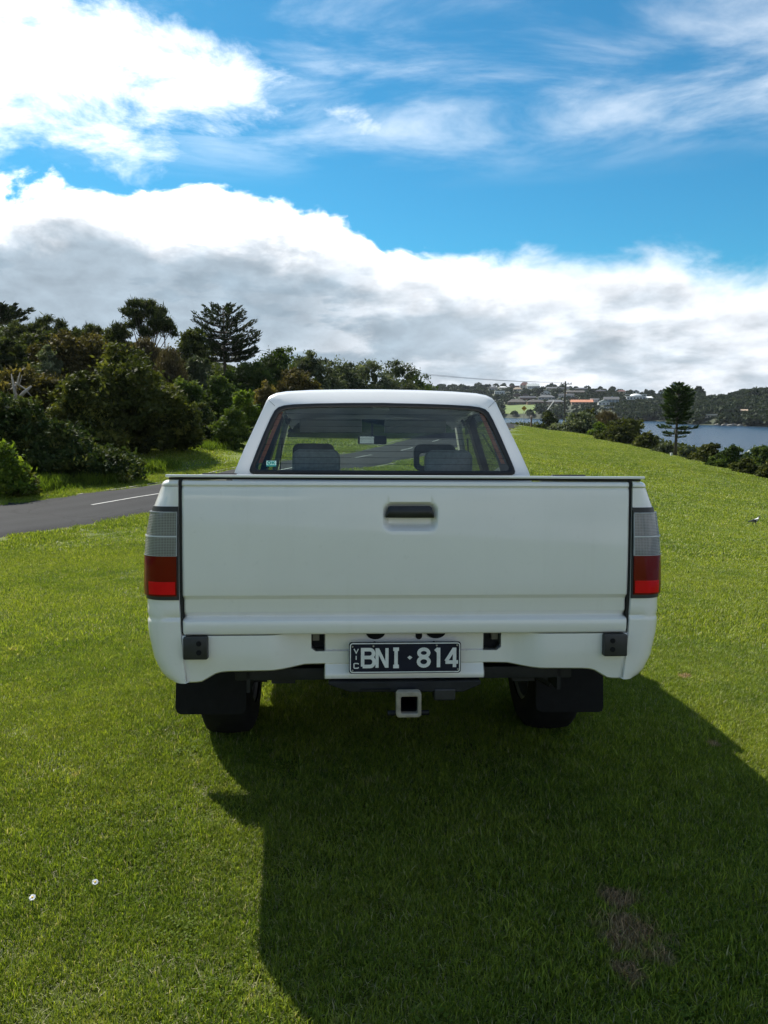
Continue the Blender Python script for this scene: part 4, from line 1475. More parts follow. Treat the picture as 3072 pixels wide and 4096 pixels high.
def lawn():
    rng = np.random.default_rng(11)
    specs = [  # name, patch size, blades, height, width, y range, spacing
        ('near', 0.34, 2600, 0.023, 0.0025, 1.2, 5.2, 0.17),
        ('mid', 0.8, 2600, 0.028, 0.0048, 5.0, 12.0, 0.42),
        ('far', 1.8, 2800, 0.036, 0.011, 11.5, 26.0, 0.95),
        ('distant', 4.0, 3600, 0.06, 0.026, 24.0, 108.0, 2.2)]
    objs = []
    for nm, size, nb, h, w, y0, y1, sp in specs:
        coll = bpy.data.collections.new('grass_' + nm)
        for k in range(4):
            coll.objects.link(blade_patch('grass_patch', size, nb, h, w, 100 + k + len(objs) * 10))
        gy = np.arange(y0, y1, sp)
        gx = np.arange(-34, 34, sp)
        X, Y = np.meshgrid(gx, gy)
        x = (X + rng.uniform(-0.45, 0.45, X.shape) * sp).ravel()
        y = (Y + rng.uniform(-0.45, 0.45, Y.shape) * sp).ravel()
        if nm == 'far':       # finer strips of turf along the road edges
            e = rng.uniform(2.08, 3.1, 2600) * rng.choice([-1, 1], 2600)
            i = rng.integers(0, len(ROAD_C), 2600)
            px, py = ROAD_C[i, 0] + ROAD_N[i, 0] * e, ROAD_C[i, 1] + ROAD_N[i, 1] * e
            kk = (py > 9) & (py < 45) & seen_xy(px, py)
            edge_pts = np.stack([px[kk], py[kk]], 1)
        k = seen_xy(x, y) & (x > -0.36 * y - 4) & (x < np.interp(y, [40, 45, 60, 70, 82, 100], [22.5, 23, 24.5, 24, 23, 19]) + (y < 38) * 20) & ~in_road(x, y, 1.95 + size * 0.42)
        x, y = x[k], y[k]
        z = ground_np(x, y)
        e = 0.1
        sx = (ground_np(x + e, y) - z) / e
        sy = (ground_np(x, y + e) - z) / e
        n = len(x)
        # a free turn about z, then the tilt of the ground
        rz = rng.uniform(0, 2 * np.pi, n)
        rots = np.zeros((n, 3))
        c, s = np.cos(rz), np.sin(rz)
        for i in range(n):
            nrm = Vector((-sx[i], -sy[i], 1)).normalized()
            q = Vector((0, 0, 1)).rotation_difference(nrm) @ Matrix.Rotation(rz[i], 3, 'Z').to_quaternion()
            rots[i] = q.to_euler()
        o = scatter_nodes('lawn_grass', coll, np.stack([x, y, z], 1), rots, 0.72 + 0.62 * rng.random(n) * (0.5 + 0.5 * np.sin(x * 3.1 + 1.3 * np.sin(y * 2.3)) * np.cos(y * 2.7 + np.sin(x * 1.9))) + 0.25 * rng.random(n))
        o['label'] = {'near': 'short green lawn blades round the truck and the viewer', 'mid': 'short lawn grass beyond the truck', 'far': 'sunlit lawn grass towards the road', 'distant': 'sunlit lawn grass on the far slope above the bay'}[nm]
        o['kind'] = 'stuff'
        objs.append(o)
    coll = bpy.data.collections.new('grass_edge')
    for k in range(3):
        coll.objects.link(blade_patch('grass_patch', 0.36, 260, 0.05, 0.011, 300 + k))
    x, y = edge_pts[:, 0], edge_pts[:, 1]
    n = len(x)
    rots = np.zeros((n, 3))
    rots[:, 2] = rng.uniform(0, 6.28, n)
    o = scatter_nodes('road_edge_grass', coll, np.stack([x, y, ground_np(x, y)], 1), rots, rng.uniform(0.7, 1.4, n))
    tag(o, 'ragged turf along both road edges', None, None, 'stuff')


lawn()


def clover():
    """flat clover and plantain leaves growing through the turf"""
    g = np.random.default_rng(41)
    C, A, N, L, W, T = [], [], [], [], [], []
    for _ in range(170):
        y = 1.5 + 5.5 * g.random() ** 1.6
        x = g.uniform(-1, 1) * (0.55 * y + 0.3)
        r = g.uniform(0.03, 0.13)
        n = int(30 + 500 * r)
        a, q = g.uniform(0, 6.28, n), np.sqrt(g.random(n)) * r
        px, py = x + np.cos(a) * q, y + np.sin(a) * q
        C.append(np.stack([px, py, ground_np(px, py) + g.uniform(0.010, 0.026, n)], 1))
        A.append(unit(g.normal(size=(n, 3)) * np.array([1, 1, 0.25])))
        N.append(unit(g.normal(size=(n, 3)) * 0.35 + np.array([0, 0, 1])))
        l = g.uniform(0.005, 0.011, n) * (1.6 if g.random() < 0.15 else 1.0)
        L.append(l)
        W.append(l * g.uniform(0.55, 0.9))
        T.append(np.clip(g.normal(g.uniform(0.2, 0.6), 0.12, n), 0, 1))
    v = kite_leaves(*[np.concatenate(q) for q in (C, A, N, L, W)])
    o = link_obj(bpy.data.objects.new('clover', leaf_mesh('clover', v, np.concatenate(T), leaf_mat('leaf_clover', (0.065, 0.105, 0.013), (0.115, 0.165, 0.020), (0.17, 0.22, 0.035), 0.4))))
    tag(o, 'clover and flat weeds growing through the near lawn', None, None, 'stuff')

# ------------------------------------------------------------------ foliage tools
def kite_leaves(c, axis, nrm, L, W):
    """n leaf-shaped quads: centre c, long axis, leaf normal"""
    side = np.cross(nrm, axis)
    side /= np.maximum(np.linalg.norm(side, axis=1), 1e-6)[:, None]
    L, W = L[:, None], W[:, None]
    v = np.stack([c - axis * L * 0.5, c + side * W * 0.5 - axis * L * 0.05, c + axis * L * 0.5, c - side * W * 0.5 - axis * L * 0.05], 1)
    return v.reshape(-1, 3)


def unit(v):
    return v / np.maximum(np.linalg.norm(v, axis=1), 1e-9)[:, None]


def crown_arrays(g, lumps, n, leaf, per=70, spread=0.16, droop=0.0, filler=True, tint_mid=0.45, tint_var=0.26, shell=0.75, aspect=0.5):
    """leaf clumps strewn over a set of ellipsoid lumps"""
    lumps = np.asarray(lumps, dtype=float)
    area = (lumps[:, 3] * lumps[:, 4] + lumps[:, 3] * lumps[:, 5] + lumps[:, 4] * lumps[:, 5])
    k = max(8, n // per)
    li = g.choice(len(lumps), k, p=area / area.sum())
    d = unit(g.normal(size=(k, 3)))
    d[:, 2] = np.where(d[:, 2] < -0.35, -d[:, 2], d[:, 2])
    rr = g.uniform(shell, 1.03, k) * np.where(g.random(k) < 0.14, g.uniform(1.05, 1.25, k), 1.0)
    cc = lumps[li, :3] + d * lumps[li, 3:] * rr[:, None]
    cs = lumps[li, 3:].mean(1) * spread * g.uniform(0.7, 1.5, k)
    ct = np.clip(g.normal(tint_mid, tint_var, k), 0, 1)
    ci = g.integers(0, k, n)
    off = g.normal(size=(n, 3)) * cs[ci][:, None]
    off[:, 2] *= 0.75
    c = cc[ci] + off
    axis = unit(d[ci] * 0.6 + g.normal(size=(n, 3)) * 0.8 + np.array([0, 0, -droop]))
    nrm = unit(g.normal(size=(n, 3)) + d[ci] * 0.7 + np.array([0, 0, 0.5]))
    L = leaf * g.uniform(0.6, 1.35, n)
    v = kite_leaves(c, axis, nrm, L, L * aspect * g.uniform(0.7, 1.2, n))
    t = np.clip(ct[ci] + g.normal(0, 0.10, n), 0, 1)
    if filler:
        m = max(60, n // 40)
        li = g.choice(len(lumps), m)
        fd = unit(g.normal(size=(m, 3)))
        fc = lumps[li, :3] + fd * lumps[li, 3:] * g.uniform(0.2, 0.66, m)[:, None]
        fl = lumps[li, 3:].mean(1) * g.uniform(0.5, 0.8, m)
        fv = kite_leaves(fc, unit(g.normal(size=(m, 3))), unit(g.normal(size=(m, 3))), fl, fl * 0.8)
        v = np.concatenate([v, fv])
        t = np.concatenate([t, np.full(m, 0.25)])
    return v, t


def leaf_mesh(name, v, t, mat):
    n = len(t)
    q = np.arange(n * 4).reshape(n, 4)
    tint = np.repeat(np.stack([t, np.zeros(n), np.zeros(n)], 1), 4, axis=0)
    return np_mesh(name, v, q, mat, tint)


clover()

BARK = simple('bark', (0.085, 0.068, 0.052), 0.9, var=0.4, scale=6, bump=0.5, bscale=25)
BARKP = simple('pale_dead_wood', (0.33, 0.29, 0.25), 0.85, var=0.3, scale=5, bump=0.5, bscale=20)
LM = {
    'olive': leaf_mat('leaf_olive', (0.0238, 0.0318, 0.0094), (0.0569, 0.0688, 0.0156), (0.1483, 0.1524, 0.0351)),
    'dark': leaf_mat('leaf_dark', (0.0209, 0.0284, 0.0115), (0.0452, 0.0586, 0.0184), (0.1039, 0.1153, 0.0344)),
    'ivy': leaf_mat('leaf_ivy', (0.0181, 0.0289, 0.0095), (0.0382, 0.0603, 0.0158), (0.1285, 0.1386, 0.0359), 0.25),
    'green': leaf_mat('leaf_green', (0.0266, 0.0459, 0.0117), (0.0605, 0.0947, 0.0203), (0.1483, 0.1835, 0.0406)),
    'bright': leaf_mat('leaf_bright', (0.0526, 0.0858, 0.0117), (0.1289, 0.1835, 0.0250), (0.2563, 0.3108, 0.0445), 0.45),
    'silver': leaf_mat('leaf_silver', (0.0416, 0.0527, 0.0288), (0.0969, 0.1165, 0.0639), (0.2346, 0.2516, 0.1530), 0.25),
    'brown': leaf_mat('leaf_brown', (0.0333, 0.0274, 0.0170), (0.0775, 0.0622, 0.0365), (0.1380, 0.1125, 0.0663), 0.3),
    'rust': leaf_mat('leaf_rust', (0.0326, 0.0318, 0.0127), (0.0789, 0.0659, 0.0221), (0.1775, 0.1399, 0.0501), 0.35),
    'pine': leaf_mat('leaf_pine', (0.0145, 0.0238, 0.0117), (0.0306, 0.0450, 0.0180), (0.0756, 0.0952, 0.0360), 0.15),
    'pineg': leaf_mat('leaf_pine_green', (0.0161, 0.0340, 0.0135), (0.0391, 0.0688, 0.0207), (0.0969, 0.1318, 0.0387), 0.2),
    'far': leaf_mat('leaf_far', (0.0137, 0.0231, 0.0124), (0.0302, 0.0449, 0.0211), (0.0698, 0.0843, 0.0353), 0.2),
}
_seed = [0]
SC = 'scrub on the slope left of the road'


def dome_lumps(g, W, D, H, n, z0=0.0, rough=0.34, flat=1.0):
    """lumps filling a dome of width W, depth D, height H standing on z0"""
    out = [(0, 0, z0 + H * 0.45, W * 0.30, D * 0.30, H * 0.42)]
    for k in range(n):
        a = g.uniform(0, 2 * np.pi)
        r = math.sqrt(g.uniform(0.02, 1.0)) * 0.5
        zz = g.uniform(0.15, 1.0)
        lim = math.sqrt(max(0.05, 1 - (r * 2) ** 2 * 0.75))
        rad = g.uniform(0.16, 0.27)
        x, y = math.cos(a) * r * (W - W * rad * 1.2), math.sin(a) * r * (D - D * rad * 1.2)
        z = z0 + H * (zz * lim) - H * rad * 0.8
        z = max(z, z0 + H * rad * 0.6)
        out.append((x, y, z, W * rad, D * rad, H * rad * 0.95))
    # make sure the apex is reached
    out.append((g.uniform(-0.1, 0.1) * W, 0, z0 + H * 0.80, W * 0.22, D * 0.22, H * 0.20))
    return out


def trunk_mesh(g, lumps, base_r, z_fork, lean=0.0):
    mb = MB()
    top = Vector((lean * z_fork, 0, z_fork))
    mb.tube([(0, 0, -0.3), (lean * z_fork * 0.4, 0.03, z_fork * 0.5), top], [base_r * 1.25, base_r, base_r * 0.8], 8)
    for l in lumps[:9]:
        e = Vector(l[:3])
        m = (top + e) / 2 + Vector((g.uniform(-0.1, 0.1), g.uniform(-0.1, 0.1), -0.06 * (e - top).length))
        mb.tube([top - Vector((0, 0, base_r)), m, e], [base_r * 0.55, base_r * 0.35, base_r * 0.12], 6)
    return mb


def plant(name, label, cat, px, top_row, half_px, Y, kind, leaf, n, lumps_n=9, crown_from=0.0, group=None, mat=None, depth=1.0, dz=0.0, seed=None, **kw):
    """a bush or tree at picture column px and ground distance Y whose top reaches top_row"""
    _seed[0] += 1
    g = np.random.default_rng(seed or (500 + _seed[0]))
    tp = at(px, top_row, Y)
    base = gz(tp.x, tp.y) + dz
    W = 2 * half_px * Y / 3078.0 * (1.15 if group == SC else 1.0)
    H = max(0.5, tp.z - base)
    root = empty(name, (tp.x, tp.y, base), 0)
    tag(root, label, cat, group)
    z0 = H * crown_from
    lumps = dome_lumps(g, W, W * depth, H - z0, lumps_n, z0)
    v, t = crown_arrays(g, lumps, n, leaf, **kw)
    me = leaf_mesh('crown', v, t, LM[mat or 'olive'])
    link_obj(bpy.data.objects.new('crown', me), root)
    br = max(0.05, min(0.25, H * 0.03))
    trunk_mesh(g, lumps, br, max(0.25, z0 * 0.9 if crown_from > 0.2 else H * 0.22)).build('trunk', BARK, root, smooth=True)
    return root


def umbrella(name, label, px, top_row, half_px, Y, leaf, n, mat, low_row=None, group=None, cat='tree', stems=9, thick=0.30):
    """coastal she-oak: fan of bare stems carrying a domed, feathery canopy"""
    _seed[0] += 1
    g = np.random.default_rng(800 + _seed[0])
    tp = at(px, top_row, Y)
    base = gz(tp.x, tp.y)
    W = 2 * half_px * Y / 3078.0
    H = tp.z - base
    root = empty(name, (tp.x, tp.y, base), 0)
    tag(root, label, cat, group)
    lumps, ends = [], []
    for k in range(stems * 5):
        a = g.uniform(0, 2 * np.pi)
        r = math.sqrt(g.uniform(0, 1)) * 0.47
        z = H - W * 0.06 - W * thick * 1.5 * (r / 0.47) ** 2 - g.uniform(0, 0.20) * W
        s = W * g.uniform(0.05, 0.09)
        lumps.append((math.cos(a) * r * W, math.sin(a) * r * W, z, s, s, s * 0.8))
        if k % 2 == 0:
            ends.append(Vector((math.cos(a) * r * W, math.sin(a) * r * W, z)))
    v, t = crown_arrays(g, lumps, n, leaf, per=40, spread=0.42, filler=False, shell=0.3, aspect=0.16, tint_mid=0.4, droop=-0.5)
    link_obj(bpy.data.objects.new('crown', leaf_mesh('crown', v, t, LM[mat])), root)
    mb = MB()
    fork = Vector((0, 0, max(0.4, H - W * 0.95)))
    mb.tube([(0, 0, -0.3), tuple(fork)], [W * 0.03, W * 0.022], 8)
    for e in ends:
        m = fork.lerp(e, 0.5) + Vector((0, 0, -0.10 * W)) + Vector((g.uniform(-1, 1), g.uniform(-1, 1), 0)) * 0.02 * W
        mb.tube([tuple(fork), tuple(m), tuple(e)], [W * 0.013, W * 0.008, W * 0.003], 5)
    mb.build('trunk', BARK, root, smooth=True)
    return root


def twiggy(name, label, px, top_row, half_px, Y, mat, n=5000, group=None):
    """half-bare shrub: fans of thin grey-brown twigs with a few leaves"""
    _seed[0] += 1
    g = np.random.default_rng(900 + _seed[0])
    tp = at(px, top_row, Y)
    base = gz(tp.x, tp.y)
    W = 2 * half_px * Y / 3078.0
    H = tp.z - base
    root = empty(name, (tp.x, tp.y, base), 0)
    tag(root, label, 'shrub', group)
    a = g.uniform(0, 2 * np.pi, n)
    r = np.sqrt(g.uniform(0, 1, n)) * 0.5
    zz = g.uniform(0.35, 1.0, n)
    lim = np.sqrt(np.maximum(0.05, 1 - (r * 2) ** 2 * 0.8))
    c = np.stack([np.cos(a) * r * W, np.sin(a) * r * W, H * zz * lim], 1)
    axis = unit(c * np.array([1, 1, 0.6]) + g.normal(size=(n, 3)) * 0.25 * W + np.array([0, 0, 0.4 * W]))
    L = W * 0.13 * g.uniform(0.5, 1.5, n)
    v = kite_leaves(c, axis, unit(g.normal(size=(n, 3))), L, L * 0.11)
    t = np.clip(g.normal(0.5, 0.2, n), 0, 1)
    lumps = dome_lumps(g, W * 0.95, W * 0.95, H * 0.95, 8)
    v2, t2 = crown_arrays(g, lumps, n // 2, 0.0045 * Y, per=30, spread=0.25)
    link_obj(bpy.data.objects.new('crown', leaf_mesh('crown', np.concatenate([v, v2]), np.concatenate([t, t2]), LM[mat])), root)
    trunk_mesh(g, lumps, max(0.06, H * 0.025), H * 0.2).build('trunk', BARK, root, smooth=True)
    return root


def norfolk(name, label, px, top_row, base_row, Y, whorls, mat, seed, leaf, dense=1.0, fixed_base=None):
    """Norfolk pine: straight trunk, whorls of up-curved limbs edged with rope-like sprays.
    whorls: (height fraction, reach in metres, limbs, rise, tuft density)"""
    g = np.random.default_rng(seed)
    tp = at(px, top_row, Y)
    base = gz(tp.x, tp.y) if fixed_base is None else fixed_base
    H = tp.z - base
    root = empty(name, (tp.x, tp.y, base), 0)
    tag(root, label, 'pine tree')
    tr = MB()
    tr.tube([(0, 0, -0.4), (0, 0, H * 0.35), (0.0, 0, H * 0.75), (0, 0, H * 0.99)], [H * 0.024, H * 0.017, H * 0.010, H * 0.002], 10)
    tr.build('trunk', BARK, root, smooth=True)
    limbs = MB()
    C, A, NN, LL, WW, TT = [], [], [], [], [], []
    for (hf, reach, nl, rise, dens) in whorls:
        a0 = g.uniform(0, 6.28)
        for k in range(nl):
            a = a0 + 2 * math.pi * k / nl + g.uniform(-0.25, 0.25)
            rc = reach * g.uniform(0.72, 1.12)
            z0 = H * hf + g.uniform(-0.01, 0.01) * H
            dirv = np.array([math.cos(a), math.sin(a), 0.0])
            pts = []
            for j in range(7):
                u = j / 6
                pts.append(np.array([0, 0, z0]) + dirv * rc * u + np.array([0, 0, rc * (rise * u * u - 0.10 * u * (1 - u))]))
            limbs.tube([tuple(p) for p in pts], [max(0.02, 0.030 * reach * (1 - 0.75 * j / 6)) for j in range(7)], 5)
            m = int(dens * rc * 60 * dense)
            uu = g.uniform(0.22, 1.05, m) ** 0.8
            P = np.array([[np.interp(u, np.linspace(0, 1, 7), [p[i] for p in pts]) for i in range(3)] for u in np.minimum(uu, 1.0)])
            P += dirv * (np.maximum(uu - 1, 0) * rc)[:, None]
            side = np.array([-dirv[1], dirv[0], 0])
            sgn = g.choice([-1, 1], m)
            ln = leaf * g.uniform(0.7, 1.5, m)
            lat = g.uniform(0.0, 1.0, m)
            ax = unit(dirv[None] * 0.7 + side[None] * (sgn * g.uniform(0.0, 0.9, m))[:, None] + np.array([0, 0, 1.0])[None] * g.uniform(0.15, 0.8, m)[:, None])
            C.append(P + ax * ln[:, None] * 0.5 + side[None] * (sgn * lat * rc * 0.10)[:, None] + g.normal(size=(m, 3)) * 0.03 * reach)
            A.append(ax)
            NN.append(unit(g.normal(size=(m, 3)) + np.array([0, 0, 0.8])))
            LL.append(ln)
            WW.append(ln * 0.30)
            TT.append(np.clip(g.normal(0.45, 0.2, m), 0, 1))
    limbs.build('limbs', BARK, root, smooth=True)
    v = kite_leaves(np.concatenate(C), np.concatenate(A), np.concatenate(NN), np.concatenate(LL), np.concatenate(WW))
    link_obj(bpy.data.objects.new('crown', leaf_mesh('crown', v, np.concatenate(TT), LM[mat])), root)
    return root


# ------------------------------------------------------------------ the scrub on the left
SC = 'scrub on the slope left of the road'
def left_scrub():
    P = plant
    # along the road, nearest first
    P('sapling_bush', 'yellow-green leafy sapling at the left edge beside the road', 'bush', 10, 1765, 95, 19.6, 'b', 0.13, 5200, 9, group=SC, mat='bright', spread=0.24, per=30, filler=False, depth=0.8, tint_mid=0.22)
    P('sapling_bush', 'low olive leafy shrub right of the yellow-green sapling by the road', 'bush', 95, 1880, 60, 19.9, 'b', 0.11, 3600, 7, group=SC, mat='olive', spread=0.24, per=36, filler=False, tint_mid=0.6)
    P('creeper_mound', 'tall dark creeper mound under the dead trunk at the left edge', 'bush', 20, 1585, 190, 23.4, 'b', 0.15, 26000, 13, group=SC, mat='ivy', depth=0.7, seed=31)
    P('creeper_mound', 'dark creeper mound stepping down right of the dead trunk', 'bush', 225, 1680, 185, 23.4, 'b', 0.14, 22000, 11, group=SC, mat='ivy', depth=0.7)
    P('creeper_mound', 'lowest dark creeper mound, ending in the roadside grass', 'bush', 420, 1800, 180, 24.4, 'b', 0.13, 15000, 9, group=SC, mat='ivy', depth=0.8)
    P('olive_bush', 'broad olive-green bush with a dark hollow beneath, beside the road bend', 'bush', 480, 1440, 220, 30.0, 'b', 0.19, 30000, 16, group=SC, mat='olive', depth=0.8, crown_from=0.12)
    P('olive_bush', 'large rounded dark olive bush leaning over the lawn beyond the road', 'bush', 635, 1545, 150, 31.0, 'b', 0.17, 24000, 12, group=SC, mat='olive', depth=0.9, tint_mid=0.35, seed=44)
    P('olive_bush', 'brownish olive bush behind the dead trunk', 'bush', 110, 1482, 210, 30.5, 'b', 0.19, 24000, 13, group=SC, mat='rust', depth=0.7, tint_mid=0.4)
    P('olive_bush', 'olive bush between the dead trunk and the broad roadside bush', 'bush', 330, 1490, 120, 28.2, 'b', 0.17, 17000, 10, group=SC, mat='olive', tint_mid=0.5)
    P('olive_tree', 'tall mid-green tree rising behind the broad roadside bush', 'tree', 500, 1380, 140, 37.0, 'b', 0.21, 17000, 11, group=SC, mat='olive', tint_mid=0.5)
    # middle slope
    P('rusty_tree', 'large rusty brown crown in the middle of the slope', 'tree', 330, 1330, 200, 44.0, 'b', 0.23, 22000, 15, group=SC, mat='rust', depth=0.7)
    P('pale_bush', 'pale silvery green bush left of the rusty brown crown', 'bush', 185, 1385, 62, 41.5, 'b', 0.19, 6500, 8, group=SC, mat='silver')
    P('dark_bush', 'very dark wind-pruned bush at the left edge high on the slope', 'bush', 20, 1365, 95, 47.0, 'b', 0.23, 11000, 9, group=SC, mat='dark', shell=0.9, spread=0.12)
    P('dark_bush', 'dark wind-pruned bush right of the darkest one at the left edge', 'bush', 150, 1325, 110, 52.0, 'b', 0.25, 11000, 9, group=SC, mat='dark', shell=0.9, spread=0.12, tint_mid=0.55)
    twiggy('bare_shrub', 'grey-brown half-bare shrub below the lone umbrella tree', 575, 1352, 95, 46.0, 'brown', 8000, group=SC)
    twiggy('bare_shrub', 'grey twiggy shrub right of the brown bare one', 675, 1385, 75, 44.0, 'brown', 5500, group=SC)
    P('dark_tree', 'dark round crown between the umbrella tree and the layered pine', 'tree', 760, 1318, 85, 54.0, 'b', 0.25, 12000, 10, group=SC, mat='dark', tint_mid=0.55)
    P('grey_mound_bush', 'smooth grey-green mounded bush left below the layered pine', 'bush', 785, 1418, 75, 47.0, 'b', 0.22, 9000, 8, group=SC, mat='silver', shell=0.92, spread=0.10, tint_mid=0.25)
    P('green_bush', 'leafy green bush under the grey-green mound', 'bush', 745, 1520, 90, 41.0, 'b', 0.19, 14000, 10, group=SC, mat='green', tint_mid=0.45)
    P('green_bush', 'dark green bush behind the lawn strip left of the cab', 'bush', 800, 1610, 70, 38.5, 'b', 0.18, 11000, 9, group=SC, mat='ivy')
    P('green_bush', 'fresh green bush directly left of the cab window', 'bush', 925, 1640, 78, 36.5, 'b', 0.17, 14000, 10, group=SC, mat='green', tint_mid=0.55)
    P('green_bush', 'green bush right of the smooth mound, below the layered pine', 'bush', 880, 1505, 75, 45.0, 'b', 0.20, 12000, 9, group=SC, mat='green', tint_mid=0.4)
    P('green_bush', 'pale yellow-green bush touching the top left corner of the cab', 'bush', 975, 1560, 62, 42.0, 'b', 0.19, 8000, 8, group=SC, mat='bright', tint_mid=0.2)
    P('rusty_bush', 'small reddish-brown bush just above the cab roof corner', 'bush', 1065, 1530, 55, 52.0, 'b', 0.22, 6000, 8, group=SC, mat='rust', tint_mid=0.7)
    # skyline
    umbrella('umbrella_tree', 'lone umbrella-shaped she-oak standing up on the skyline', 572, 1180, 128, 58.0, 0.40, 12000, 'dark', group=SC)
    umbrella('umbrella_tree', 'small feathery she-oak leaning right of the lone umbrella tree', 655, 1255, 48, 58.5, 0.34, 2600, 'dark', group=SC, stems=5)
    umbrella('umbrella_tree', 'flat umbrella tree at the left end of the skyline row', 75, 1272, 110, 62.0, 0.42, 6000, 'dark', group=SC)
    umbrella('umbrella_tree', 'second flat umbrella tree of the skyline row from the left', 195, 1258, 125, 63.0, 0.42, 7000, 'dark', group=SC)
    umbrella('umbrella_tree', 'third flat umbrella tree of the skyline row from the left', 305, 1276, 115, 61.0, 0.42, 6000, 'dark', group=SC)
    umbrella('umbrella_tree', 'lowest flat umbrella tree, right end of the skyline row', 385, 1300, 95, 59.0, 0.40, 5000, 'dark', group=SC)
    P('dark_bush', 'dark crown filling the skyline between umbrella row and lone she-oak', 'bush', 440, 1322, 75, 57.0, 'b', 0.26, 8000, 8, group=SC, mat='dark')
    norfolk('layered_pine', 'layered Norfolk pine with open whorls on the left skyline', 893, 1226, 1560, 64.0,
            [(0.955, 0.8, 5, 0.45, 1.1), (0.89, 1.45, 6, 0.50, 0.85), (0.82, 1.9, 6, 0.45, 0.75), (0.75, 2.2, 6, 0.40, 0.75), (0.68, 2.35, 6, 0.36, 0.8), (0.61, 2.5, 7, 0.30, 0.85), (0.54, 2.7, 7, 0.26, 0.95), (0.47, 2.8, 7, 0.24, 1.1), (0.40, 2.9, 7, 0.2, 1.3), (0.33, 2.9, 7, 0.2, 1.3)],
            'pine', 71, 0.26, 1.3)
    norfolk('layered_pine', 'tip of a Norfolk pine cut off by the left picture edge', -12, 1238, 1500, 72.0,
            [(0.98, 0.8, 6, 0.5, 1.4), (0.93, 1.4, 6, 0.4, 1.3), (0.87, 1.9, 6, 0.35, 1.3), (0.80, 2.2, 6, 0.3, 1.3), (0.72, 2.5, 6, 0.3, 1.3), (0.62, 2.7, 6, 0.2, 1.3)], 'pine', 72, 0.32, 1.2)
    P('green_tree', 'dense green tree right of the layered pine', 'tree', 1105, 1388, 105, 66.0, 'b', 0.26, 13000, 11, group=SC, mat='green', tint_mid=0.3)
    P('green_tree', 'green bush at the foot of the layered pine, left of the dense green tree', 'tree', 985, 1455, 100, 60.0, 'b', 0.25, 10000, 9, group=SC, mat='green', tint_mid=0.35)
    P('silver_tree', 'silvery green tree in the skyline gap above the cab roof', 'tree', 1255, 1412, 110, 76.0, 'b', 0.28, 11000, 10, group=SC, mat='silver', tint_mid=0.3)
    P('silver_tree', 'low silvery shrub crown over the middle of the cab roof', 'tree', 1375, 1440, 125, 80.0, 'b', 0.29, 9000, 9, group=SC, mat='silver', tint_mid=0.4)
    P('silver_tree', 'brownish silver shrub crown right of the middle of the cab roof', 'tree', 1490, 1448, 120, 84.0, 'b', 0.30, 8000, 9, group=SC, mat='silver', tint_mid=0.35)
    P('silver_tree', 'last tall silvery crown before the skyline drops to the right', 'tree', 1595, 1445, 105, 88.0, 'b', 0.31, 8000, 9, group=SC, mat='silver', tint_mid=0.35)
    P('silver_tree', 'small green crown ending the left scrub, right of the last tall silvery crown', 'tree', 1660, 1495, 95, 92.0, 'b', 0.31, 6000, 8, group=SC, mat='green', tint_mid=0.35)
    P('brown_bush', 'brown-green bush low between the skyline trees, just over the cab roof', 'bush', 1180, 1480, 110, 62.0, 'b', 0.25, 7000, 8, group=SC, mat='rust', tint_mid=0.5)


left_scrub()


def dead_trunk():
    g = np.random.default_rng(3)
    b = at(75, 1640, 25.0)
    z0 = gz(b.x, b.y)
    root = empty('dead_trunk', (b.x, b.y, z0), 0)
    tag(root, 'broken grey dead trunk with bare forked branches above the creeper', 'dead tree')
    h = b.z - z0
    def L(px, py):
        p = at(px, py, 25.0)
        return (p.x - b.x, 0.0, p.z - z0)
    MB().tube([(0, 0.1, -0.2), (0.02, 0.05, h * 0.6), L(68, 1610)], [0.14, 0.11, 0.085], 9).build('trunk', BARKP, root, smooth=True)
    for path, rad in (([L(68, 1610), L(58, 1560), L(45, 1495)], [0.07, 0.05, 0.012]), ([L(66, 1590), L(62, 1545), L(70, 1530), L(80, 1490)], [0.06, 0.04, 0.03, 0.01]),
                      ([L(70, 1600), L(95, 1570), L(125, 1545)], [0.07, 0.055, 0.03]), ([L(60, 1530), L(100, 1555), L(130, 1590)], [0.025, 0.02, 0.008]), ([L(75, 1545), L(88, 1500)], [0.025, 0.008])):
        MB().tube(path, rad, 7).build('branch', BARKP, root, smooth=True)


dead_trunk()


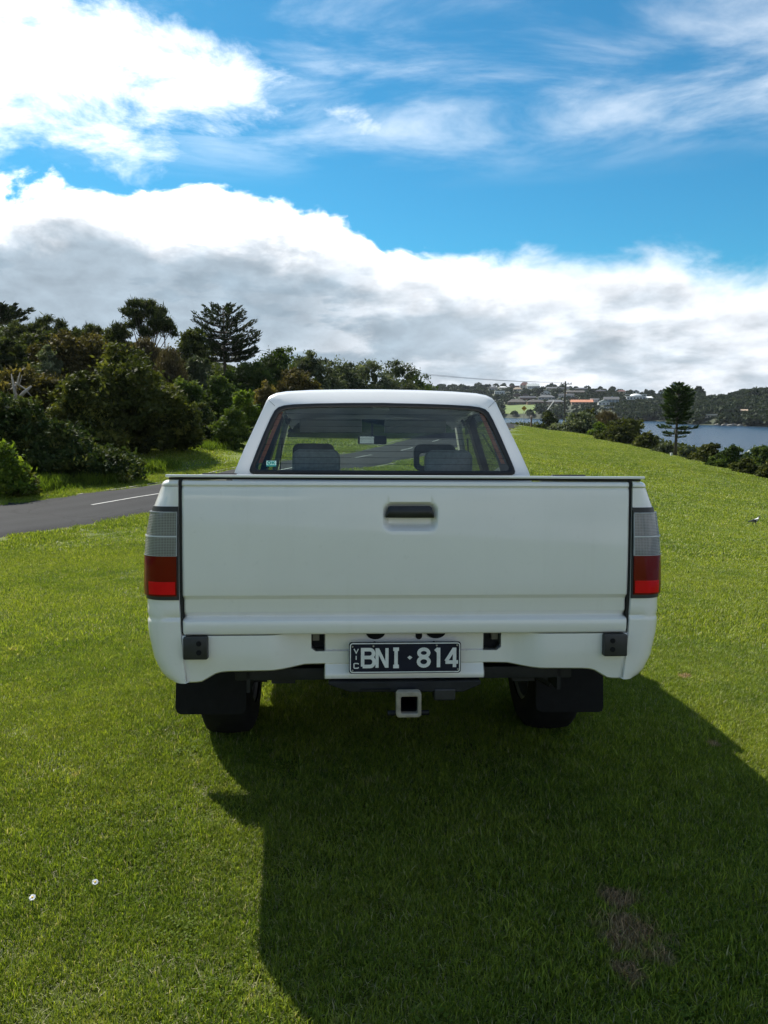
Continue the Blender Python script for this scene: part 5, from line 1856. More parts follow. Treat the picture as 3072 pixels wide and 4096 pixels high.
def undergrowth():
    """low leafy ground cover under the scrub, and rank grass along its foot"""
    g = np.random.default_rng(77)
    n = 42000
    x = g.uniform(-45, 8, n)
    y = g.uniform(21, 110, n)
    rd = np.min(np.hypot(x[:, None] - ROAD_C[None, ::4, 0], y[:, None] - ROAD_C[None, ::4, 1]), axis=1)
    cx = np.interp(y, ROAD_C[:, 1], ROAD_C[:, 0])
    k = (x < cx - 6.5 - 0.02 * y) & (np.abs(x) < 0.56 * y + 3) & ((x < -0.235 * y) | (y > 41))
    x, y = x[k], y[k]
    n = len(x)
    z = ground_np(x, y) + g.uniform(0, 0.9, n)
    L = g.uniform(0.2, 0.6, n)
    v = kite_leaves(np.stack([x, y, z], 1), unit(g.normal(size=(n, 3))), unit(g.normal(size=(n, 3)) + np.array([0, 0, 0.6])), L, L * 0.55)
    o = link_obj(bpy.data.objects.new('undergrowth', leaf_mesh('undergrowth', v, np.clip(g.normal(0.35, 0.2, n), 0, 1), LM['dark'])))
    tag(o, 'dark leafy undergrowth beneath the scrub', None, None, 'stuff')
    # rank grass
    C = []
    for (px0, r0, px1, r1, wdt, cnt) in ((0, 1985, 520, 1925, 0.9, 3600), (110, 1955, 330, 1910, 1.1, 2600), (480, 1915, 700, 1872, 0.8, 2000), (755, 1806, 945, 1790, 1.2, 2200)):
        a, b = hit(px0, r0), hit(px1, r1)
        u = g.uniform(0, 1, cnt)
        C.append(np.stack([a.x + (b.x - a.x) * u + g.normal(0, 0.5, cnt) * wdt * 0.4, a.y + (b.y - a.y) * u + g.normal(0, 0.5, cnt) * wdt], 1))
    C = np.concatenate(C)
    k = ~in_road(C[:, 0], C[:, 1], 2.3)
    C = C[k]
    n = len(C)
    z = ground_np(C[:, 0], C[:, 1])
    h = g.uniform(0.12, 0.36, n) * (0.6 + 0.8 * (np.sin(C[:, 0] * 2.1) * np.sin(C[:, 1] * 1.7) > 0))
    ax = unit(g.normal(size=(n, 3)) * 0.35 + np.array([0, 0, 1]))
    v = kite_leaves(np.c_[C, z + h * 0.45], ax, unit(g.normal(size=(n, 3)) * np.array([1, 1, 0.2])), h, np.full(n, 0.028))
    o = link_obj(bpy.data.objects.new('verge_grass', leaf_mesh('verge_grass', v, np.clip(g.normal(0.3, 0.22, n), 0, 1), LM['bright'])))
    tag(o, 'rank bright grass along the foot of the scrub', None, None, 'stuff')


undergrowth()


# ------------------------------------------------------------------ bushes along the shore bank on the right
RB = 'bushes along the edge of the lawn above the bay'
def right_bank():
    P = plant
    P('shore_bush', 'dark bush left of the large pale flowering bush, near the road sign', 'bush', 2195, 1648, 48, 97, 'b', 0.30, 5000, 7, group=RB, mat='dark', tint_mid=0.5, dz=-0.6)
    P('shore_bush', 'large pale grey-green flowering bush at the top of the lawn edge', 'bush', 2325, 1652, 105, 88, 'b', 0.30, 13000, 10, group=RB, mat='silver', dz=-0.7, tint_mid=0.5, seed=61)
    P('shore_bush', 'bright green rounded bush in front of the pale flowering bush', 'bush', 2398, 1692, 50, 83, 'b', 0.27, 6500, 8, group=RB, mat='bright', dz=-0.5, tint_mid=0.2)
    twiggy('shore_bush', 'reddish-brown bare bush behind the bright green one', 2425, 1640, 65, 104, 'brown', 4000, group=RB)
    P('shore_bush', 'olive crown behind the brown bare bush', 'bush', 2345, 1632, 50, 108, 'b', 0.34, 4500, 7, group=RB, mat='olive', dz=-0.7)
    P('shore_bush', 'largest olive bush in the middle of the lawn edge', 'bush', 2500, 1680, 115, 74, 'b', 0.26, 16000, 11, group=RB, mat='olive', dz=-0.7, seed=63)
    P('shore_bush', 'low olive bush on the right flank of the largest olive bush', 'bush', 2582, 1735, 60, 70, 'b', 0.25, 8000, 8, group=RB, mat='olive', dz=-0.5)
    P('shore_bush', 'white-flecked bush between the largest olive bush and the single pine', 'bush', 2615, 1748, 42, 71, 'b', 0.25, 5000, 7, group=RB, mat='silver', dz=-0.6, tint_mid=0.55)
    P('shore_bush', 'low grey-green bush left of the foot of the single pine', 'bush', 2655, 1780, 58, 66.5, 'b', 0.24, 7000, 8, group=RB, mat='silver', dz=-0.5, tint_mid=0.3)
    P('shore_bush', 'grey flowering bush right of the foot of the single pine', 'bush', 2757, 1783, 38, 63.5, 'b', 0.23, 5000, 7, group=RB, mat='silver', dz=-0.5, tint_mid=0.4)
    P('shore_bush', 'tall yellowish olive bush right of the single pine', 'bush', 2830, 1768, 68, 61, 'b', 0.22, 10000, 9, group=RB, mat='olive', dz=-0.6, tint_mid=0.55)
    P('shore_bush', 'dull green bush below the white railing', 'bush', 2930, 1785, 70, 57, 'b', 0.21, 10000, 9, group=RB, mat='green', dz=-0.5, tint_mid=0.25)
    P('shore_bush', 'low green bush at the lawn edge in front of the dull green bush', 'bush', 2870, 1822, 60, 54, 'b', 0.20, 7500, 8, group=RB, mat='green', dz=-0.5, tint_mid=0.4)
    P('shore_bush', 'leafy green bush at the right picture edge', 'bush', 3045, 1785, 75, 50, 'b', 0.19, 11000, 9, group=RB, mat='green', dz=-0.4, tint_mid=0.4)
    P('shore_bush', 'low dark bush at the lawn edge under the leafy one at the right edge', 'bush', 2985, 1838, 65, 48.5, 'b', 0.18, 8000, 8, group=RB, mat='olive', dz=-0.4, tint_mid=0.4)
    P('shore_bush', 'lowest bush of the row, cut off by the right picture edge', 'bush', 3095, 1838, 55, 45.5, 'b', 0.18, 7000, 8, group=RB, mat='olive', dz=-0.4, tint_mid=0.5)
    norfolk('single_pine', 'single Norfolk pine with a dense dark head above the bay', 2716, 1530, 1832, 65.0,
            [(0.955, 0.22, 4, 0.7, 2.6), (0.915, 0.50, 5, 0.45, 1.9), (0.875, 0.78, 6, 0.36, 1.6), (0.835, 1.00, 6, 0.32, 1.4), (0.79, 1.15, 6, 0.28, 1.3), (0.745, 1.22, 6, 0.24, 1.2), (0.70, 1.22, 6, 0.2, 1.2), (0.655, 1.12, 6, 0.16, 1.2), (0.61, 1.04, 6, 0.13, 1.2), (0.565, 0.98, 6, 0.10, 1.2), (0.52, 0.90, 6, 0.06, 1.2), (0.48, 0.80, 5, 0.02, 1.1), (0.445, 0.7, 4, 0.0, 0.9), (0.375, 1.45, 5, 0.05, 0.55), (0.30, 1.25, 5, 0.08, 0.6), (0.26, 0.8, 3, 0.0, 0.3)],
            'pineg', 73, 0.30, 1.3)


right_bank()


def bank_cover():
    """scrubby ground cover on the bank that falls to the water"""
    g = np.random.default_rng(79)
    n = 30000
    y = g.uniform(40, 150, n)
    edge = np.interp(y, [40, 45, 60, 70, 82, 100, 115], [23.5, 24.2, 26.0, 25.6, 24.6, 20.8, 17])
    x = edge + g.uniform(0, 1, n) ** 1.4 * 26
    z = ground_np(x, y)
    k = (z > WATER_Z) & (x < 0.6 * y)
    x, y, z = x[k], y[k], z[k]
    n = len(x)
    hgt = np.clip((x - np.interp(y, [40, 45, 60, 70, 82, 100, 115], [23.5, 24.2, 26.0, 25.6, 24.6, 20.8, 17])) * 0.3, 0.08, 1.0)
    z = z + g.uniform(0, 1, n) * hgt
    L = g.uniform(0.2, 0.55, n)
    v = kite_leaves(np.stack([x, y, z], 1), unit(g.normal(size=(n, 3))), unit(g.normal(size=(n, 3)) + np.array([0, 0, 0.6])), L, L * 0.5)
    o = link_obj(bpy.data.objects.new('bank_scrub', leaf_mesh('bank_scrub', v, np.clip(g.normal(0.4, 0.2, n), 0, 1), LM['olive'])))
    tag(o, 'low scrub covering the bank down to the bay', None, None, 'stuff')


bank_cover()


def scrub_beyond():
    """the same scrub running on past the left picture edge"""
    g = np.random.default_rng(91)
    lumps = []
    for _ in range(70):
        y = g.uniform(16, 62)
        x = -0.5 * y - 4.5 - g.random() ** 1.3 * 26
        if x > -13.5:
            continue
        r = g.uniform(1.3, 2.6)
        z = gz(x, y)
        lumps.append((x, y, z + r * 0.55, r * 1.3, r * 1.3, r))
        lumps.append((x + g.uniform(-1, 1), y + g.uniform(-1, 1), z + r * 1.25, r * 0.8, r * 0.8, r * 0.7))
    v, t = crown_arrays(g, lumps, 26000, 0.34, per=60, spread=0.22)
    o = link_obj(bpy.data.objects.new('coastal_scrub', leaf_mesh('coastal_scrub', v, t, LM['olive'])))
    tag(o, 'olive scrub running on past the left edge of the view', None, None, 'stuff')


scrub_beyond()

# ------------------------------------------------------------------ far shore: hill, houses, wood
def deg_of(px):
    return math.degrees(math.atan((px - 1536.0) / 3078.0))
SH_A = [-40, 2] + [deg_of(p) for p in (1800, 2060, 2437, 2660, 2700, 2775, 3072)] + [36, 60]
SH_D = [900, 720, 700, 660, 570, 560, 520, 470, 440, 420, 420]
RG_A = [-40, 2] + [deg_of(p) for p in (1800, 2000, 2200, 2320, 2450, 2600, 2720, 2800, 2900, 2980, 3072)] + [36, 60]
RG_Z = [26, 24, 23.5, 23.0, 21.0, 19.0, 15.0, 12.5, 11.5, 9.0, 7.5, 7.5, 8.5, 11.0, 13]
def far_h(a, d):
    a, d = np.asarray(a, dtype=float), np.asarray(d, dtype=float)
    s = np.interp(a, SH_A, SH_D)
    rd = s + np.interp(a, [0, 15, 22, 27, 40], [300, 280, 230, 200, 200])
    rz = np.interp(a, RG_A, RG_Z)
    u = (d - s) / (rd - s)
    k = np.clip(u, -0.05, 1.0)
    # steep foot, gentler upper slope
    prof = np.where(k < 0.12, k / 0.12 * 0.22, 0.22 + 0.78 * ((k - 0.12) / 0.88) ** 0.95)
    h = WATER_Z + (rz - WATER_Z) * prof
    h = np.where(u > 1, h - (u - 1) * 1.5, h)
    return h + 0.5 * np.sin(d * 0.03 + a * 2.0) * np.clip(u, 0, 1)


def far_pt(px, row):
    """meeting point of a line of sight with the far hill"""
    P0, P1 = at(px, row, 1.0), at(px, row, 2.0)
    dx, dz = P1.x - P0.x, P1.z - P0.z
    Y = np.linspace(330, 1050, 2200)
    X, Z = dx * Y, CAM_Z + dz * Y
    h = far_h(np.degrees(np.arctan2(X, Y)), np.hypot(X, Y))
    ok = Z <= h
    i = int(np.argmax(ok)) if ok.any() else len(Y) - 700
    return Vector((X[i], Y[i], h[i]))


def far_land():
    m, t, b = new_mat('far_hill_ground')
    pos = t.n('ShaderNodeNewGeometry').outputs['Position']
    n = t.noise(pos, 0.012, 5.0, 0.6)
    n2 = t.noise(pos, 0.15, 4.0, 0.6)
    col = t.ramp(n, [(0.35, (0.022, 0.030, 0.012)), (0.5, (0.036, 0.046, 0.016)), (0.68, (0.055, 0.060, 0.026))])
    col = t.mix(t.ss(n2, 0.5, 0.75, 0.0, 0.5), col, (0.075, 0.07, 0.04))
    t.link(col, b.inputs['Base Color'])
    b.inputs['Roughness'].default_value = 0.9
    A = np.linspace(-40, 60, 220)
    U = np.r_[np.linspace(-0.05, 1.2, 40), np.linspace(1.4, 3.2, 8)]
    s = np.interp(A, SH_A, SH_D)
    rd = np.interp(A, [0, 15, 22, 27, 40], [300, 280, 230, 200, 200])
    D = s[:, None] + U[None, :] * rd[:, None]
    AA = np.repeat(A[:, None], len(U), 1)
    H = far_h(AA, D)
    H = np.where(U[None] > 1.2, np.interp(A, RG_A, RG_Z)[:, None] - 2, H)
    V = np.stack([np.sin(np.radians(AA)) * D, np.cos(np.radians(AA)) * D, H], -1)
    idx = np.arange(V.shape[0] * V.shape[1]).reshape(V.shape[:2])
    q = np.stack([idx[:-1, :-1], idx[1:, :-1], idx[1:, 1:], idx[:-1, 1:]], -1).reshape(-1, 4)
    o = link_obj(bpy.data.objects.new('far_hill', np_mesh('far_hill', V.reshape(-1, 3), q, m, smooth=True)))
    tag(o, 'green hillside across the bay', None, None, 'structure')


far_land()

HM = {}
def hmat(key, col, rough=0.8):
    if key not in HM:
        HM[key] = simple('house_' + key, col, rough, var=0.15, scale=0.4)
    return HM[key]
WALLS = {'brick': (0.24, 0.135, 0.09), 'brown': (0.16, 0.11, 0.075), 'cream': (0.56, 0.50, 0.40), 'white': (0.74, 0.74, 0.72), 'tan': (0.38, 0.28, 0.19), 'grey': (0.34, 0.36, 0.37), 'blue': (0.30, 0.37, 0.42)}
ROOFS = {'dark': (0.035, 0.035, 0.04), 'grey': (0.11, 0.11, 0.11), 'greybrown': (0.085, 0.070, 0.058), 'red': (0.14, 0.055, 0.04), 'orange': (0.52, 0.22, 0.115), 'pale': (0.50, 0.53, 0.50), 'white': (0.75, 0.75, 0.73), 'tan': (0.36, 0.27, 0.19)}
WINM = simple('house_glass', (0.035, 0.04, 0.05), 0.25, var=0.2)
FRAME = simple('house_frame', (0.7, 0.7, 0.68), 0.6, var=0.05)
FG = 'houses on the hill across the bay'
HOUSE_XY = []


def house(label, px, base_row, w_px, h_px, wall, roof, style='hip', wins=4, storeys=1, name='house'):
    p = far_pt(px, base_row)
    dist = p.y
    W = w_px * dist / 3078.0
    H = h_px * dist / 3078.0 * (1.0 if style == 'flat' else 1.18)
    Dp = max(6.0, W * 0.55)
    rz = -math.atan2(p.x, p.y) + random.Random(int(px * 7 + base_row)).uniform(-0.12, 0.12)
    root = empty(name, (p.x, p.y, p.z - 0.3), rz)
    tag(root, label, 'house', FG)
    HOUSE_XY.append((p.x, p.y, W))
    wh = H * (0.92 if style == 'flat' else 0.56)
    wm, rm = hmat('wall_' + wall, WALLS[wall]), hmat('roof_' + roof, ROOFS[roof], 0.6)
    MB().box((0, Dp / 2, wh / 2 - 0.8), (W * 0.94, Dp, wh + 1.6)).build('wall', wm, root)
    ov = W * 0.04
    hw, d0, d1 = W * 0.5, -ov - 0.2, Dp + ov
    r = MB()
    if style == 'flat':
        r.box((0, Dp / 2, wh + H * 0.04), (W * 0.98, Dp + 0.6, H * 0.08))
    elif style == 'gable':      # gable end towards the bay
        r.add([(-hw, d0, wh * 0.97), (hw, d0, wh * 0.97), (0, d0, H), (-hw, d1, wh * 0.97), (hw, d1, wh * 0.97), (0, d1, H)],
              [(0, 3, 5, 2), (1, 2, 5, 4), (0, 1, 4, 3)])
        r.add([(-hw * 0.93, -0.003 * 0, wh), (hw * 0.93, 0, wh), (0, 0, H * 0.97)], [(0, 1, 2)])
    elif style == 'long':       # ridge along the front
        r.add([(-hw, d0, wh * 0.97), (hw, d0, wh * 0.97), (hw, d1, wh * 0.97), (-hw, d1, wh * 0.97), (-hw, Dp / 2, H), (hw, Dp / 2, H)],
              [(0, 1, 5, 4), (2, 3, 4, 5), (0, 4, 3), (1, 2, 5), (0, 3, 2, 1)])
    elif style == 'dome':
        rows = []
        for i in range(7):
            a = math.pi / 2 * i / 6
            rows.append([(hw * 0.62 * math.cos(a) * math.cos(b), Dp / 2 + Dp * 0.5 * math.cos(a) * math.sin(b), wh + (H - wh) * math.sin(a)) for b in [2 * math.pi * k / 16 for k in range(17)]])
        r.grid(rows)
        r.box((0, Dp / 2, wh + 0.15), (W * 1.02, Dp + 1.0, 0.4))
    else:
        ri = W * 0.24
        r.add([(-hw, d0, wh * 0.97), (hw, d0, wh * 0.97), (hw, d1, wh * 0.97), (-hw, d1, wh * 0.97), (-hw + ri, Dp / 2, H), (hw - ri, Dp / 2, H)],
              [(0, 1, 5, 4), (2, 3, 4, 5), (3, 0, 4), (1, 2, 5), (0, 3, 2, 1)])
    ro = r.build('roof', rm, root)
    g = random.Random(int(px * 13 + base_row * 3))
    if style in ('hip', 'long') and g.random() < 0.5:
        MB().box((g.uniform(-0.2, 0.2) * W, Dp * 0.55, H * 0.98), (0.9, 0.9, H * 0.24)).build('chimney', wm, ro)
    per = max(1, wins // storeys)
    for st in range(storeys):
        zc = wh * (0.52 if storeys == 1 else (0.27 if st == 0 else 0.76))
        hh = wh * (0.42 if storeys == 1 else 0.26)
        for k in range(per):
            cx = -W * 0.47 + W * 0.94 * (k + 0.5) / per
            ww = W * 0.94 / per * g.uniform(0.42, 0.62)
            wd = MB().box((cx, -0.06, zc), (ww, 0.10, hh)).build('window', WINM, root)
            MB().box((cx, -0.10, zc), (ww * 0.06, 0.12, hh)).build('mullion', FRAME, wd)
    return root


def far_houses():
    A = lambda u, v: (1900 + u / 2.765, 1500 + v / 2.765, 2.765)
    B = lambda u, v: (2450 + u / 2.667, 1500 + v / 2.667, 2.667)
    L = [
        (A, 440, 142, 110, 26, 'brick', 'red', 'flat', 4, 1, 'flat-topped red-brown house at the crest, left of the tallest roof'),
        (A, 545, 150, 95, 62, 'cream', 'red', 'hip', 6, 2, 'tall cream house with the highest red-brown roof on the crest'),
        (A, 642, 152, 135, 50, 'white', 'pale', 'long', 6, 1, 'wide house with pale greenish roof beside the tallest roof'),
        (A, 273, 215, 118, 42, 'white', 'white', 'flat', 6, 1, 'white flat-roofed building with a row of dark openings'),
        (A, 470, 178, 100, 38, 'cream', 'tan', 'hip', 4, 1, 'cream house with tan roof below the red-brown crest house'),
        (A, 462, 240, 82, 38, 'brick', 'greybrown', 'gable', 2, 1, 'brick gabled house with pale trim, left of a twin gable'),
        (A, 556, 240, 62, 36, 'brown', 'greybrown', 'gable', 2, 1, 'dark brick gabled house right of the pale-trimmed gable'),
        (A, 585, 272, 180, 36, 'brick', 'dark', 'long', 6, 1, 'long brick house with dark roof in the second row'),
        (A, 790, 272, 190, 46, 'grey', 'grey', 'hip', 5, 1, 'grey-roofed house in the middle of the second row'),
        (A, 460, 332, 215, 56, 'brown', 'greybrown', 'hip', 6, 1, 'long brown brick house standing above the green paddock'),
        (A, 672, 322, 195, 44, 'brick', 'greybrown', 'hip', 6, 1, 'low brick house right of the long brown brick house'),
        (A, 885, 320, 215, 42, 'tan', 'grey', 'hip', 6, 1, 'wide grey-roofed house behind the power pole'),
        (A, 780, 218, 112, 44, 'white', 'white', 'gable', 3, 1, 'small white steep-gabled house beside a dark round tree'),
        (A, 1010, 248, 170, 38, 'white', 'dark', 'long', 6, 1, 'white-fronted house with dark roof right of the pole top'),
        (A, 1088, 278, 110, 36, 'brick', 'greybrown', 'gable', 3, 1, 'brick gabled house above the orange roof'),
        (A, 1185, 327, 240, 48, 'tan', 'orange', 'long', 6, 1, 'house with the long bright orange tiled roof'),
        (A, 1325, 302, 100, 46, 'white', 'white', 'flat', 4, 1, 'white modern house right of the orange roof'),
        (A, 1425, 332, 125, 52, 'white', 'pale', 'gable', 3, 1, 'white house with dark arched front below the modern one'),
        (A, 1510, 302, 165, 54, 'blue', 'grey', 'long', 8, 2, 'two-storey grey-blue weatherboard house'),
        (A, 1480, 368, 112, 22, 'white', 'grey', 'flat', 4, 1, 'low white deck building beneath the white houses'),
        (A, 1110, 206, 200, 32, 'tan', 'greybrown', 'long', 6, 1, 'long grey-brown house on the upper slope right of the pole'),
        (A, 1170, 168, 160, 26, 'brown', 'dark', 'hip', 4, 1, 'dark low house on the crest right of the pole'),
        (A, 1385, 192, 130, 26, 'brown', 'dark', 'hip', 4, 1, 'dark low house on the crest further right of the pole'),
        (A, 200, 165, 100, 32, 'grey', 'dark', 'hip', 3, 1, 'dark-roofed house at the left end of the crest over the cab'),
        (A, 308, 150, 92, 24, 'cream', 'white', 'hip', 3, 1, 'white-roofed house at the left end of the crest'),
        (A, 850, 162, 120, 28, 'cream', 'grey', 'long', 4, 1, 'small pale house on the crest left of the pole'),
        (A, 990, 160, 150, 26, 'grey', 'dark', 'hip', 4, 1, 'dark-roofed house on the crest right behind the pole'),
        (B, 95, 192, 92, 30, 'cream', 'red', 'hip', 3, 1, 'red-roofed house on the crest, middle of the hill'),
        (B, 250, 198, 72, 36, 'white', 'grey', 'gable', 2, 1, 'white gabled house on the crest right of the red roof'),
        (B, 250, 222, 230, 20, 'white', 'white', 'flat', 6, 1, 'long low white-roofed building under the crest'),
        (B, 252, 264, 205, 58, 'white', 'white', 'dome', 6, 1, 'white house with a domed middle roof'),
        (B, 386, 260, 96, 30, 'white', 'white', 'hip', 3, 1, 'white-roofed pavilion right of the domed house'),
        (B, 512, 202, 52, 40, 'white', 'red', 'gable', 2, 1, 'small white house with pinkish roof on the crest left of the water tower'),
        (B, 545, 264, 86, 26, 'brown', 'grey', 'flat', 3, 1, 'dark low house left of the single pine head'),
        (B, 1045, 458, 140, 42, 'cream', 'pale', 'flat', 4, 1, 'pale boathouse low on the right shore'),
        (B, 1012, 210, 110, 20, 'tan', 'tan', 'hip', 3, 1, 'small tan house on the open field crest'),
        (B, 1125, 212, 82, 18, 'cream', 'tan', 'hip', 2, 1, 'small cream house right of the tan one on the field crest'),
        (B, 1412, 392, 90, 26, 'brown', 'tan', 'long', 2, 1, 'brown shed among the trees on the right hillside'),
    ]
    for f, u, v, w, h, wall, roof, style, wins, st, label in L:
        x, y, k = f(u, v)
        house(label, x, y, w / k, h / k, wall, roof, style, wins, st)


far_houses()


def water_tower():
    p = far_pt(2699, 1558)
    s = p.y / 3078.0
    root = empty('water_tower', (p.x, p.y, p.z), 0)
    tag(root, 'grey drum-shaped water tower on the crest behind the single pine', 'water tower')
    top = at(2699, 1531, p.y).z - p.z
    con = simple('tower_concrete', (0.20, 0.22, 0.24), 0.8, var=0.15, scale=0.3)
    def ring(prof, name, par):
        rows = [[(r * math.cos(2 * math.pi * k / 20), r * math.sin(2 * math.pi * k / 20), z) for k in range(21)] for r, z in prof]
        return MB().grid(rows).build(name, con, par, smooth=False)
    R0 = 12.0 * s
    ring([(R0 * 0.45, -4), (R0 * 0.45, top * 0.35)], 'shaft', root)
    t = ring([(R0 * 0.45, top * 0.35), (R0 * 0.92, top * 0.52), (R0, top * 0.60), (R0, top), (0.01, top + 0.3)], 'tank', root)
    for k in range(10):
        a = 2 * math.pi * k / 10
        MB().tube([(R0 * math.cos(a), R0 * math.sin(a), top), (R0 * math.cos(a), R0 * math.sin(a), top + 1.2)], 0.12, 4).build('railing_post', con, t)


water_tower()


def clump_tree(g, c, r, h, n, leaf, big=1.0):
    """leaf quads of one distant tree"""
    d = unit(g.normal(size=(n, 3)))
    d[:, 2] = np.abs(d[:, 2]) * 1.0 - 0.25
    rad = g.uniform(0.6, 1.05, n)
    p = np.array(c) + d * rad[:, None] * np.array([r, r, h * 0.55]) + np.array([0, 0, h * 0.5])
    L = leaf * g.uniform(0.6, 1.4, n)
    v = kite_leaves(p, unit(g.normal(size=(n, 3))), unit(g.normal(size=(n, 3)) + d * 1.2), L, L * 0.7)
    return v


def far_wood():
    g = np.random.default_rng(21)
    hx = np.array(HOUSE_XY)
    V, T = [], []
    def add(px0, px1, u0, u1, cnt, hmin, hmax, keep=1.0):
        for _ in range(cnt):
            hgt = g.uniform(hmin, hmax)
            a = deg_of(g.uniform(px0, px1))
            s = np.interp(a, SH_A, SH_D)
            rd = np.interp(a, [0, 15, 22, 27, 40], [300, 280, 230, 200, 200])
            d = s + g.uniform(u0, u1) * rd
            x, y = math.sin(math.radians(a)) * d, math.cos(math.radians(a)) * d
            # keep houses in view: nothing tall in front of a facade
            lx = hx[:, 0] * (y / hx[:, 1])
            dd = (np.abs(lx - x) < hx[:, 2] * 0.52 + hgt * 0.5) & (hx[:, 1] - y > -5) & (hx[:, 1] - y < 3 + hgt * 9 * (hgt > 2.3))
            if dd.any():
                continue
            # the open paddock and the field on the right crest stay clear
            px = 1536 + x / y * 3078
            row = 1620 - (float(far_h(a, d)) - CAM_Z) / y * 3078
            if 2020 < px < 2138 and 1618 < row < 1658:
                continue
            if 2795 < px < 2885 and row < 1600:
                continue
            h = hgt
            r = h * g.uniform(0.45, 0.7)
            n = int(18 + 34 * r)
            V.append(clump_tree(g, (x, y, float(far_h(a, d)) - 0.8), r, h, n, 1.5 if r < 4 else 1.9))
            T.append(np.clip(g.normal(g.uniform(0.25, 0.6), 0.14, n), 0, 1))
    add(1650, 3150, 0.0, 0.16, 420, 5, 8)
    add(2140, 2800, 0.10, 0.40, 320, 4, 7)
    add(2650, 3200, 0.0, 1.02, 900, 3, 6.5)
    add(1700, 2750, 0.25, 1.02, 700, 2, 4.2)
    add(1700, 2750, 0.5, 1.05, 160, 4, 6.5)
    add(1700, 2850, 0.15, 1.02, 2600, 1.2, 2.3)
    add(2750, 3150, 0.0, 0.9, 700, 1.2, 2.5)
    add(2950, 3200, 0.85, 1.1, 60, 6, 9)
    add(1400, 2060, 0.0, 1.0, 150, 5, 9)
    add(3200, 3900, 0.0, 1.05, 420, 4, 7)
    v = np.concatenate(V)
    t = np.concatenate(T)
    o = link_obj(bpy.data.objects.new('far_wood', leaf_mesh('far_wood', v, t, LM['far'])))
    tag(o, 'dark continuous wood covering the slopes across the bay', None, None, 'stuff')


far_wood()


def far_trees():
    g = np.random.default_rng(22)
    A = lambda u, v: (1900 + u / 2.765, 1500 + v / 2.765)
    B = lambda u, v: (2450 + u / 2.667, 1500 + v / 2.667)
    L = [(A, 700, 225, 108, 95, 'dark round tree beside the small white gabled house'), (A, 1268, 215, 108, 80, 'large dark round tree on the upper slope right of the pole'),
         (A, 905, 205, 130, 68, 'broad dark tree left of the pole'), (A, 735, 136, 36, 28, 'small round tree on the crest right of the pale greenish roof'),
         (A, 125, 150, 60, 52, 'dark tree on the crest over the cab corner'), (A, 565, 200, 90, 55, 'olive tree below the tallest roof'),
         (A, 1430, 240, 120, 60, 'dark bushy tree left of the grey-blue house'), (A, 740, 470, 190, 170, 'large dark tree right of the green paddock'),
         (B, 410, 205, 85, 55, 'round dark tree on the crest above the white pavilion'), (B, 570, 205, 120, 66, 'bare-looking brownish tree left of the water tower'),
         (B, 1225, 212, 100, 75, 'dark tree at the left end of the right crest wood'), (B, 1455, 160, 130, 60, 'flat-topped dark tree highest on the right crest')]
    for f, u, v, w, h, label in L:
        x, y = f(u, v)
        k = 2.7
        p = far_pt(x, y)
        s = p.y / 3078.0
        root = empty('distant_tree', (p.x, p.y, p.z - 0.5), 0)
        tag(root, label, 'tree', 'single trees on the hill across the bay')
        r, H = w / k * s / 2, h / k * s
        n = 420
        vv = np.concatenate([clump_tree(g, (g.uniform(-0.4, 0.4) * r, g.uniform(-0.4, 0.4) * r, g.uniform(0, 0.12) * H), r * 0.72, H * 0.9, n // 3, 1.5) for _ in range(3)])
        link_obj(bpy.data.objects.new('crown', leaf_mesh('crown', vv, np.clip(g.normal(0.3, 0.15, len(vv) // 4), 0, 1), LM['far'])), root)
        MB().tube([(0, 0, -0.5), (0, 0, H * 0.5)], [0.4, 0.2], 6).build('trunk', BARK, root)
    p = far_pt(2795, 1582)
    norfolk('distant_pine', 'small conical pine on the far crest right of the single pine', 2795, 1547, 1585, p.y,
            [(0.95 - 0.085 * k, 0.9 + 0.42 * k, 6, 0.25, 0.55) for k in range(11)], 'pine', 75, 1.3, 0.8, fixed_base=p.z - 0.5)


far_trees()


def shore_rocks():
    g = random.Random(9)
    rm = simple('shore_rock', (0.26, 0.25, 0.22), 0.9, var=0.3, scale=0.8)
    for px, w, label in ((2868, 16, 'long flat pale rock at the waterline left'), (2895, 14, 'flat pale rock second from the left at the waterline'), (2925, 20, 'broad pale rock ledge at the far waterline'), (2955, 14, 'rounded pale rock right of the ledge at the waterline')):
        a = deg_of(px)
        d = float(np.interp(a, SH_A, SH_D)) + 0.5
        x, y = math.sin(R(a)) * d, math.cos(R(a)) * d
        W = w * y / 3078 * 1.2
        bm = bmesh.new()
        bmesh.ops.create_icosphere(bm, subdivisions=2, radius=1.0)
        for v in bm.verts:
            n = mnoise.noise(v.co * 1.7 + Vector((px, 0, 0)))
            v.co = Vector((v.co.x * W, v.co.y * W * 0.5, v.co.z * 0.9)) * (1 + 0.35 * n)
        me = bpy.data.meshes.new('shore_rock')
        bm.to_mesh(me)
        bm.free()
        me.materials.append(rm)
        o = link_obj(bpy.data.objects.new('shore_rock', me))
        o.location = (x, y, WATER_Z + 0.2)
        tag(o, label, 'rock', 'rocks at the far waterline')


shore_rocks()


